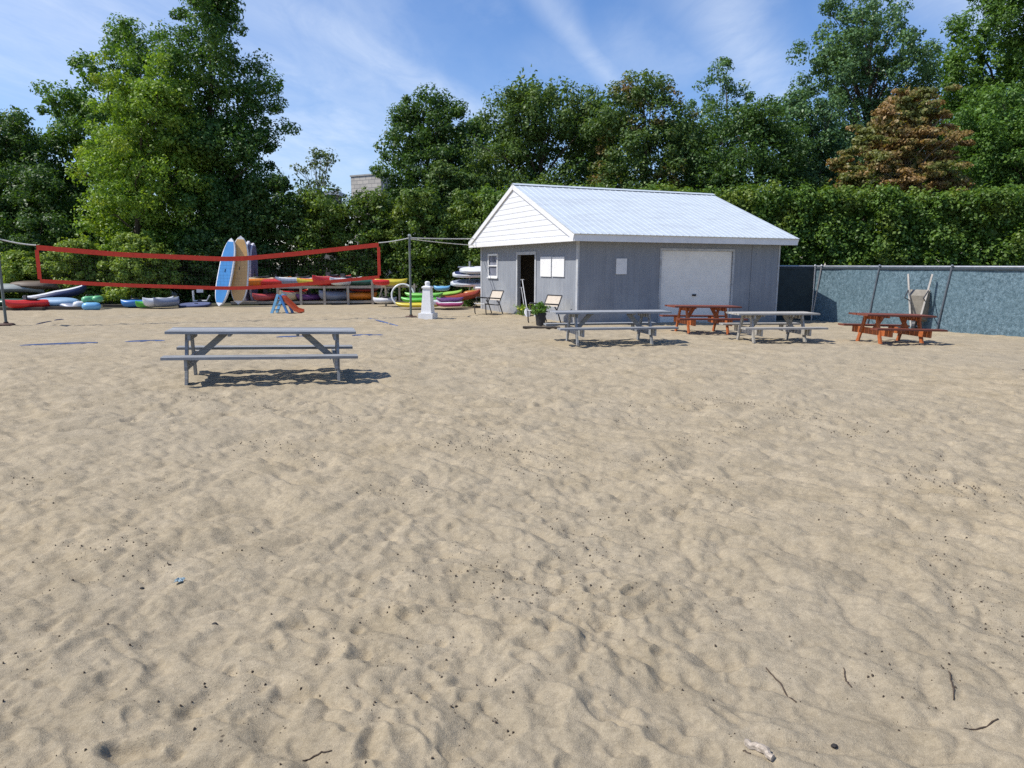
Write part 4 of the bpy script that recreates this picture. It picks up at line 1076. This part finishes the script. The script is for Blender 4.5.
boat_at('small blue kayak left of the round green one', 135, 307.3, 27.9, R(25), .95, .5, P_BLUE, .40, False, group=KG, roll=R(-15))
boat_at('rounded bright green kayak end beside the white one', 149, 307.6, 27.7, R(62), 1.1, .56, P_GREEN, .36, False, cockpit=False, group=KG)
boat_at('white kayak end between green kayak and purple grey one', 159, 307.0, 27.8, R(60), 1.3, .6, WHITE_P, .5, False, cockpit=False, group=KG)
boat_at('purple grey kayak end right of the white one', 167, 306.8, 27.75, R(68), 1.2, .62, P_GREY, .48, False, cockpit=False, group=KG)
def board(label, base_p, top_dir, face, Ln, wd, rim, pad, thick=.11, name='paddle_board', cat='paddle board', group='boards stored upright', padscale=.84):
    """base_p: foot of the board; top_dir: along it; face: normal of its deck"""
    z = Vector(top_dir).normalized(); n_ = Vector(face); n_ = (n_ - z * n_.dot(z)).normalized(); x_ = n_.cross(z) * -1
    Mx = Matrix((x_, n_, z)).transposed().to_4x4()
    t = thing(name, label, cat, base_p, group=group)
    def outline(k, t0, t1, y):
        pts = []
        m_ = 26
        side = []
        for i in range(m_ + 1):
            s = t0 + (t1 - t0) * i / m_; w_ = wd / 2 * k * max(0, 1 - abs(2 * s - .92) ** 3.0 / (1.08 ** 3 if s > .46 else .92 ** 3)) ** .62
            side.append((w_, s * Ln))
        for w_, zz_ in side: pts.append(Vector((w_, y, zz_)))
        for w_, zz_ in side[::-1]: pts.append(Vector((-w_, y, zz_)))
        return pts
    th = thick / 2
    mb = MB(); rings = [outline(.86, .0, 1., -th), outline(.97, 0, 1, -th * .75), outline(1., 0, 1, 0), outline(.97, 0, 1, th * .75), outline(.86, 0, 1, th)]
    mb.loft(rings); mb.build('hull', rim, t, True, Mx)
    if pad is not None:
        MB().loft([outline(padscale, .05, .95, th - .005), outline(padscale - .02, .055, .945, th + .006)]).build('deck_pad', pad, t, False, Mx)
        MB().tube([(0, th + .006, Ln * .5), (0, th + .02, Ln * .5), (0, th + .02, Ln * .5 + .12), (0, th + .006, Ln * .5 + .12)], .012, 6).build('carry_handle', DARKSTEEL, t, False, Mx)
    MB().add([Mx @ Vector(v) for v in ((-.01, -th, .25), (.01, -th, .25), (.01, -th, .45), (-.01, -th, .45), (-.006, -th - .16, .2), (.006, -th - .16, .2), (.006, -th - .16, .28), (-.006, -th - .16, .28))],
             [(0, 1, 2, 3), (7, 6, 5, 4), (0, 4, 5, 1), (1, 5, 6, 2), (2, 6, 7, 3), (3, 7, 4, 0)]).build('fin', DARKSTEEL, t)
    return t
Ys = 28.6
b0, b1 = at(219.5, 306.5, Ys), at(232, 238.5, Ys + .75)
board('bright blue paddle board with white rim, leaning upright', b0, b1 - b0, (-.25, -1, .1), (b1 - b0).length, .68, WHITE_P, plastic('board_blue', (.045, .22, .50)))
b0, b1 = at(238.5, 304.5, Ys + .3), at(241, 236, Ys + .9)
board('tan wood coloured paddle board with white nose, standing upright', b0, b1 - b0, (.12, -1, .1), (b1 - b0).length, .74, WHITE_P, P_TAN, padscale=.86)
b0, b1 = at(246.5, 303, Ys + 2.3), at(248.5, 241, Ys + 2.6)
board('white edged board turned sideways, next to the tan board', b0, b1 - b0, (.99, -.13, 0), (b1 - b0).length, .6, P_LAV, plastic('slate_deck', (.16, .15, .24)))
b0, b1 = at(253.5, 303, Ys + 2.5), at(253, 243, Ys + 2.8)
board('outermost white edged board turned sideways, behind orange kayak', b0, b1 - b0, (.975, -.22, 0), (b1 - b0).length, .6, P_LAV, plastic('slate_deck', (.16, .15, .24)))
board('thin dark blue board lying flat on sand left of leaning blue board', at(178, 306, 28.4), at(206, 304.5, 28.7) - at(178, 306, 28.4), (0, -.3, 1), 1.25, .5, P_NAVY, plastic('slate_blue', (.12, .14, .25)), .09, group='boards lying at the sand edge')
# white dolly behind it
dq = at(199, 306, 29.2); t = thing('boat_dolly', 'small white tubed boat dolly beside the leaning blue board', 'dolly', dq, R(20))
MB().tube([(-.2, 0, .62), (-.2, 0, .2), (.3, 0, .2), (.42, 0, .42)], .025, 8).build('frame', WHITE_P, t, True)
MB().tube([(-.2, .45, .62), (-.2, .45, .2), (.3, .45, .2), (.42, .45, .42)], .025, 8).build('frame', WHITE_P, t, True)
MB().box(-.05, .2, -.06, .02, .55, .72).build('pad', WHITE_P, t)
MB().tube([(.05, -.05, .13), (.05, .5, .13)], .02, 8).build('axle', STEEL, t, True)
for yy in (-.08, .53): MB().tube([(.05, yy - .03, .13), (.05, yy + .03, .13)], .13, 14).build('wheel', DARKSTEEL, t)

# kayak rack
ra, rb = gp(230, 305.6), gp(393, 304.2); ra.y += .1; rb.y += .1
rl = (rb - ra).length; rang = math.atan2(rb.y - ra.y, rb.x - ra.x)
rack = thing('kayak_rack', 'long low pale timber rack holding kayaks behind the net', 'rack', ra, rang)
RM = Matrix.Translation(ra) @ Matrix.Rotation(rang, 4, 'Z')
RZ = .80
for y in (0, .9):
    MB().box(1.9, rl, y - .05, y + .05, RZ - .1, RZ).build('upper_rail', TIMBER, rack)
    MB().box(0, rl, y - .05, y + .05, .06, .16).build('lower_rail', TIMBER, rack)
def rack_x(px):
    d = ray(px, 295); A_ = np.array([[d[0], -math.cos(rang)], [d[1], -math.sin(rang)]]); return float(np.linalg.solve(A_, np.array([ra.x, ra.y]))[1])
for px in (278, 301, 324.5, 348, 372.5):
    for y in (-.1, 1.0): MB().box(rack_x(px) - .05, rack_x(px) + .05, y - .045, y + .045, -.1, RZ + (.25 if px > 370 else 0)).build('post', TIMBER, rack)
MB().bar((rack_x(378), -.07, .15), (rack_x(383), -.07, RZ), .07, .05).build('diagonal_strut', TIMBER, rack)
sk = MB(); sk.box(0, rl, .06, .84, .0, .055); sk.build('skid_board', OLDTIMBER, rack)
RG = 'kayaks lying on the timber rack'
def on_rack(label, px, upper, yaw, Ln, beam, col, dep=.3, **kw):
    x_ = rack_x(px); p_ = RM @ Vector((x_, .45, RZ if upper else .165)); kw.setdefault('group', RG)
    return kayak(label, p_, yaw, Ln * 1.08, beam, col, dep=dep * (1.45 if upper else 1.3), **kw)
on_rack('orange kayak with cream deck, first on upper rack', 261, True, R(24), 2.3, .62, P_ORG, .34, deckcol=P_CREAM)
on_rack('long red kayak on the upper rack right of the orange one', 283, True, R(20), 2.6, .6, P_RED, .30, deckcol=P_PINK)
on_rack('grey blue kayak with white deck on the upper rack', 303, True, R(24), 2.1, .6, P_GREY, .34, deckcol=WHITE_P)
on_rack('orange and yellow kayak on the upper rack, middle', 318, True, R(35), 1.7, .6, P_YEL, .3, deckcol=P_ORG)
on_rack('red kayak with tall pink bow on the upper rack', 333, True, R(58), 2.1, .62, P_RED, .40, deckcol=P_PINK)
on_rack('white and teal kayak on the upper rack', 347, True, R(64), 2.0, .6, WHITE_P, .34)
on_rack('dark green kayak with pale rim, upper rack right end', 361, True, R(14), 1.35, .55, P_DGREEN, .26, rim=P_CREAM)
on_rack('coral pink kayak on the lower rack behind toddler slide', 268, False, R(60), 1.6, .55, P_PINK, .34)
on_rack('red and cream kayak on the lower rack, right of toddler slide', 294, False, R(72), 1.9, .62, P_CREAM, .46, deckcol=P_RED)
on_rack('dark purple kayak deep in lower rack, middle bay', 312, False, R(50), 1.5, .6, P_PUR, .3)
on_rack('grey blue kayak on the lower rack left of orange one', 338, False, R(40), 1.7, .62, P_GREY, .46, roll=R(10))
on_rack('bright orange kayak on the lower rack', 361, False, R(22), 1.35, .6, P_ORG, .36, roll=R(-8))
p_ = RM @ Vector((rack_x(364), .5, .53)); kayak('thin dark red kayak wedged above the orange one in lower rack', p_, R(15), 1.3, .55, plastic('dark_red', (.22, .03, .02)), dep=.22, group=RG, cockpit=False)
q_ = at(391, 285.5, 29.6)
kayak('red and yellow kayak raised at right end of the rack', q_, R(14), 1.35, .58, P_YEL, dep=.36, group=RG, deckcol=P_YEL, cockpit=False)
q_ = at(382, 285.5, 29.3)
kayak('short red kayak bow at right end of rack, left of the yellow', q_, R(40), .85, .52, P_RED, dep=.34, group=RG, cockpit=False)
boat_at('white kayak on the sand below the red and yellow kayak', 385, 303.5, 29.7, R(24), 1.0, .5, WHITE_P, .34, False, group=KG)
for px in (393, 397.5):
    pass
# end stand under the yellow kayak
sp = at(392, 304.3, 29.8); t = thing('kayak_stand', 'pale timber stand under the red and yellow kayak', 'stand', sp)
for dx in (-.25, .32, .95):
    MB().box(dx - .035, dx + .035, -.035, .035, -.1, .86).build('post', TIMBER, t)
MB().box(-.45, 1.05, .037, .09, .7, .78).build('rail', TIMBER, t)
# white hoop
hq = at(403, 305, 28.3); hr = at(391, 297, 28.3)
hoop = MB().tube([(.44 * math.cos(a_), .08 * math.sin(a_), .40 + .42 * math.sin(a_)) for a_ in np.linspace(0, 6.283, 40, endpoint=False)], .035, 8, closed=True)
ho = hoop.build('hoop', WHITE_P, smooth=True); ho.location = hq; tag(ho, 'white hoop standing left of the stacked green kayaks', 'hoop')
# kayak stack right of hoop
SG = 'kayaks stacked on the sand beside the white pillar'
boat_at('yellow kayak at bottom of stack behind right net post', 419, 307.5, 27.7, R(6), 1.8, .62, P_YEL, .26, False, cockpit=False, group=SG)
boat_at('deep green kayak in middle of stack behind right net post', 421, 302.6, 28.0, R(4), 1.55, .62, P_GREEN, .28, False, cockpit=False, group=SG)
boat_at('lime green kayak on top of stack behind right net post', 424, 297.5, 28.2, R(4), 1.5, .6, plastic('light_green', (.2, .5, .1)), .26, False, group=SG)
boat_at('sky blue kayak end above the stack, right of white pillar', 442, 290.8, 29.8, R(20), .7, .5, P_LBLUE, .28, False, cockpit=False, group=SG)
boat_at('lime kayak with orange end right of the white pillar', 449, 296, 28.8, R(28), 1.2, .55, P_LIME, .24, False, pitch=R(-6), cockpit=False, group=SG)
boat_at('purple kayak above the magenta one right of white pillar', 450, 302.3, 27.9, R(22), 1.1, .6, P_PUR, .26, False, cockpit=False, group=SG)
boat_at('magenta kayak with white ends at bottom, right of white pillar', 450, 306.8, 27.6, R(22), 1.1, .62, P_MAG, .24, False, cockpit=False, group=SG, deckcol=WHITE_P)
boat_at('small white kayak end touching right of the white pillar', 436.5, 305.5, 27.8, R(60), .7, .46, WHITE_P, .3, False, cockpit=False, group=SG)
boat_at('long dark red kayak leaning towards shed corner', 463, 300.5, 28.8, R(34), 1.7, .6, plastic('brick_red', (.30, .05, .02)), .40, False, cockpit=False, group=SG, pitch=R(-8))
boat_at('orange kayak end beside the shed corner under white boards', 476, 297, 29.6, R(30), 1.2, .7, plastic('dull_orange', (.45, .19, .05)), .38, True, cockpit=False, group=SG)
# white board rack behind shed corner
bq = at(470, 303, 30.2); t = thing('board_rack', 'steel rack with arms holding white boards at shed corner', 'rack', bq)
MB().tube([(0, 0, -.2), (0, 0, 1.75)], .045, 8).build('upright', STEEL, t, True)
MB().tube([(1.5, .3, -.2), (1.5, .3, 1.75)], .045, 8).build('upright', STEEL, t, True)
for z in (.82, 1.2, 1.5): MB().tube([(-.5, 0, z), (1.7, .3, z)], .03, 8).build('arm', STEEL, t, True)
WBG = 'white boards on the steel rack by the shed'
for (px, py, Ln, lb, pad, dz) in ((475, 270.5, 1.9, 'topmost white board on the steel rack, partly behind shed', None, 0), (468, 274.5, 1.9, 'second white board on steel rack, pointed left end', P_NAVY, 0), (466, 283.5, 2.1, 'third white board on steel rack, with grey deck', P_GREY, 0), (481, 287, 1.2, 'lowest small white board on rack against shed corner', None, 0)):
    a_ = at(px - 15.5 if Ln > 1.5 else px - 8, py, 29.9); 
    board(lb, a_, (1, .18, .03), (0, -.35, 1), Ln, .66, WHITE_P, pad, .13, group=WBG)

# ------------------------------------------------------------------ toddler slide
q_ = gp(274, 313.5); t = thing('toddler_slide', 'small blue and orange red plastic toddler slide on the sand', 'slide', (q_.x, q_.y, ground_z(q_.x, q_.y) - .02), R(-8))
for yy in (-.2, .2):
    MB().bar((0, yy, -.02), (.28, yy, .68), .05, .09, up=(1, 0, 0)).build('ladder_side', P_LBLUE, t)
    MB().bar((.62, yy, -.02), (.34, yy, .66), .05, .08, up=(1, 0, 0)).build('support_leg', P_BLUE, t)
for k in range(3): MB().box(.05 + .07 * k, .14 + .07 * k, -.17, .17, .12 + .17 * k, .16 + .17 * k).build('step', P_LBLUE, t)
prof = [(.26, .56), (.4, .54), (.62, .34), (.85, .12), (1.05, .07)]
sl_ = MB(); secs = []
for x_, z_ in prof: secs.append([(x_, -.19, z_ + .09), (x_, -.16, z_ + .09), (x_, -.15, z_ + .02), (x_, .15, z_ + .02), (x_, .16, z_ + .09), (x_, .19, z_ + .09), (x_, .19, z_ - .02), (x_, -.19, z_ - .02)])
sl_.loft(secs).build('chute', plastic('orange_red_plastic', (.42, .07, .02)), t)

# ------------------------------------------------------------------ white pillar
q_ = gp(428, 319.3); t = thing('white_pillar', 'white tapered pillar with square base beside the right net post', 'pillar', (q_.x, q_.y, 0), R(-14))
MB().box(-.24, .24, -.24, .24, -.1, .2).build('base', WHITE, t)
def sq(h, z): return [(-h, -h, z), (h, -h, z), (h, h, z), (-h, h, z)]
MB().loft([sq(.17, .2), sq(.12, .94), sq(.115, .98)]).build('shaft', WHITE, t)
MB().loft([sq(.145, .982), sq(.145, 1.03), sq(.085, 1.06)]).build('cap', WHITE, t)
MB().lathe([(.07, 1.06), (.08, 1.12), (.085, 1.17), (.045, 1.2)], 14).build('finial', WHITE, t)

# ------------------------------------------------------------------ chairs
BEIGE = paint('beige_sling', (.52, .45, .36), .8, .15, 20)
def chair(label, p, yaw, seatcol):
    t = thing('sling_chair', label, 'chair', p, yaw, 'beige backed chairs by the shed door')
    # faces +x
    for s in (.3, -.3):
        MB().tube([(.36, s, .40), (.34, s, .1), (.30, s, .02), (-.1, s, .02), (-.36, s, .02), (-.42, s, .05), (-.28, s, .38), (-.16, s, .52)], .019, 8).build('side_frame', DARKSTEEL, t, True)
        MB().tube([(.38, s, .42), (-.22, s, .36), (-.46, s, .84)], .019, 8).build('back_rail', DARKSTEEL, t, True)
        MB().tube([(.3, s, .58), (.26, s, .62), (-.3, s, .58)], .022, 8).build('armrest', DARKSTEEL, t, True)
        MB().tube([(.22, s, .41), (.29, s, .60)], .016, 8).build('arm_support', DARKSTEEL, t, True)
    st = MB(); st.loft([[(x_, -.28, z_), (x_, .28, z_), (x_, .28, z_ - .025), (x_, -.28, z_ - .025)] for x_, z_ in ((.39, .43), (.2, .405), (0, .39), (-.2, .385))]); st.build('seat', seatcol, t)
    bk = MB(); bk.loft([[(x_, -.28, z_), (x_, .28, z_), (x_ - .03, .28, z_), (x_ - .03, -.28, z_)] for x_, z_ in ((-.30, .52), (-.36, .64), (-.46, .84))]); bk.build('backrest', BEIGE, t)
    MB().tube([(-.46, -.3, .84), (-.46, .3, .84)], .019, 8).build('top_rail', DARKSTEEL, t, True)
WEBB = paint('white_sling', (.6, .6, .58), .7, .12, 20)
q_ = gp(488, 315); chair('sling chair left of shed door under the window', (q_.x, q_.y, -.01), R(222), WEBB)
q_ = gp(543.5, 324); chair('sling chair right of shed door behind the potted plant', (q_.x, q_.y, -.01), R(222), WEBB)

def potted(label, px, py, hgt, wid, mat, pot=True, n_=60, name='potted_plant', cat='plant', leaf=.07, flowers=None, potmat=None):
    q_ = gp(px, py); t = thing(name, label, cat, (q_.x, q_.y, ground_z(q_.x, q_.y) - .01))
    z0 = 0
    if pot:
        MB().lathe([(.12, -.02), (.15, .3), (.165, .3), (.165, .36), (.14, .36), (.13, .31)], 16).build('pot', potmat or paint('dark_pot', (.03, .028, .028), .6), t); z0 = .33
    c = np.stack([RNG.normal(size=n_) * wid * .33, RNG.normal(size=n_) * wid * .33, z0 + RNG.random(n_) * hgt], 1); cr = np.full(n_, wid * .2)
    P, Nn, S_ = clump_leaves(c, cr, 14, leaf, .3, 1.); ok = P[:, 2] > .0
    v, q2 = leaves(P[ok], Nn[ok], S_[ok], .45); raw_mesh('foliage', v, q2, mat, t)
    st = MB()
    for k in range(7): st.tube([(random.uniform(-.05, .05), random.uniform(-.05, .05), z0 - .03), tuple(c[k] * np.array([.9, .9, 1]))], [.012, .004], 5)
    st.build('stems', BARK, t)
    if flowers:
        fb_ = MB()
        for k in range(9): fb_.lathe([(.015, -.03), (.05, 0), (.04, .03), (.01, .04)], 8, (random.gauss(0, wid * .3), random.gauss(0, wid * .3), z0 + hgt * random.uniform(.5, 1.05)))
        fb_.build('blossoms', flowers, t, True)
potted('potted leafy plant in dark pot in front of the right chair', 540.5, 326.5, .3, .26, L_MID)
potted('yellow flowering plant beside the doorway', 524, 316.5, .34, .34, L_BRIGHT, False, 40, 'flowering_plant', 'plant', .06, plastic('yellow_petals', (.62, .60, .10)))
potted('low dark leafy plant left of the left chair', 468, 306.5, .3, .45, L_DARK, False, 50, 'leafy_plant', 'plant', .09)

# ------------------------------------------------------------------ wheelbarrow
wq = fa + fdir * 4.45; wn_v = Vector((-fdir.y, fdir.x, 0)); wn_v = wn_v if wn_v.x < 0 else -wn_v
d_ = ray(917, 300); best = min(((abs(q_.x / q_.y - d_[0] / d_[1]), k) for k in range(0, 700) for q_ in [fa + fdir * (k / 100) + wn_v * .42]))
wq = fa + fdir * (best[1] / 100) + wn_v * .42
wb = thing('wheelbarrow', 'wheelbarrow tipped upright on its nose with handles up against fence', 'wheelbarrow', (wq.x, wq.y, G(wq.x, wq.y)))
# local: x along barrow (wheel at 0, handles at 1.45), z up; turned to stand on the wheel
fy = math.atan2(-wn_v.y, -wn_v.x)
WM = Matrix.Rotation(fy + R(205), 4, 'Z') @ Matrix.Rotation(R(-80), 4, 'Y') @ Matrix.Translation((.16, 0, -.2))
TRAY = paint('dull_tan_tray', (.25, .225, .18), .6, .3, 4, dirt=(.16, .14, .11), dscale=3)
def wbb(mb, name, mat, sm=False): return mb.build(name, mat, wb, sm, WM)
HANDLE = paint('pale_handle_wood', (.48, .45, .40), .7, .2, 6)
for s in (1, -1):
    wbb(MB().bar((-.02, s * .09, .2), (1.45, s * .31, .55), .045, .045), 'handle', HANDLE)
    wbb(MB().tube([(.72, s * .2, .36), (.86, s * .24, .02), (1.0, s * .26, .42)], .016, 8), 'leg', DARKSTEEL, True)
tr_ = MB(); o_ = [[(.2, -.16, .33), (.2, .16, .33), (.85, .2, .42), (.85, -.2, .42)], [(.05, -.25, .60), (.05, .25, .60), (.98, .26, .64), (.98, -.26, .64)]]
i_ = [[(x_ + (.012 if x_ < .5 else -.012), y_ * .95, z_ + (.012 if k == 0 else 0)) for x_, y_, z_ in rg] for k, rg in enumerate(o_)]
tr_.loft([o_[0], o_[1], i_[1], i_[0]]); wbb(tr_, 'tray', TRAY)
wbb(MB().tube([(0, -.04, .2), (0, .04, .2)], .18, 18), 'wheel', DARKSTEEL)
wbb(MB().tube([(0, -.12, .2), (0, .12, .2)], .02, 8), 'axle', STEEL)

print('leaves', LEAF_N[0])
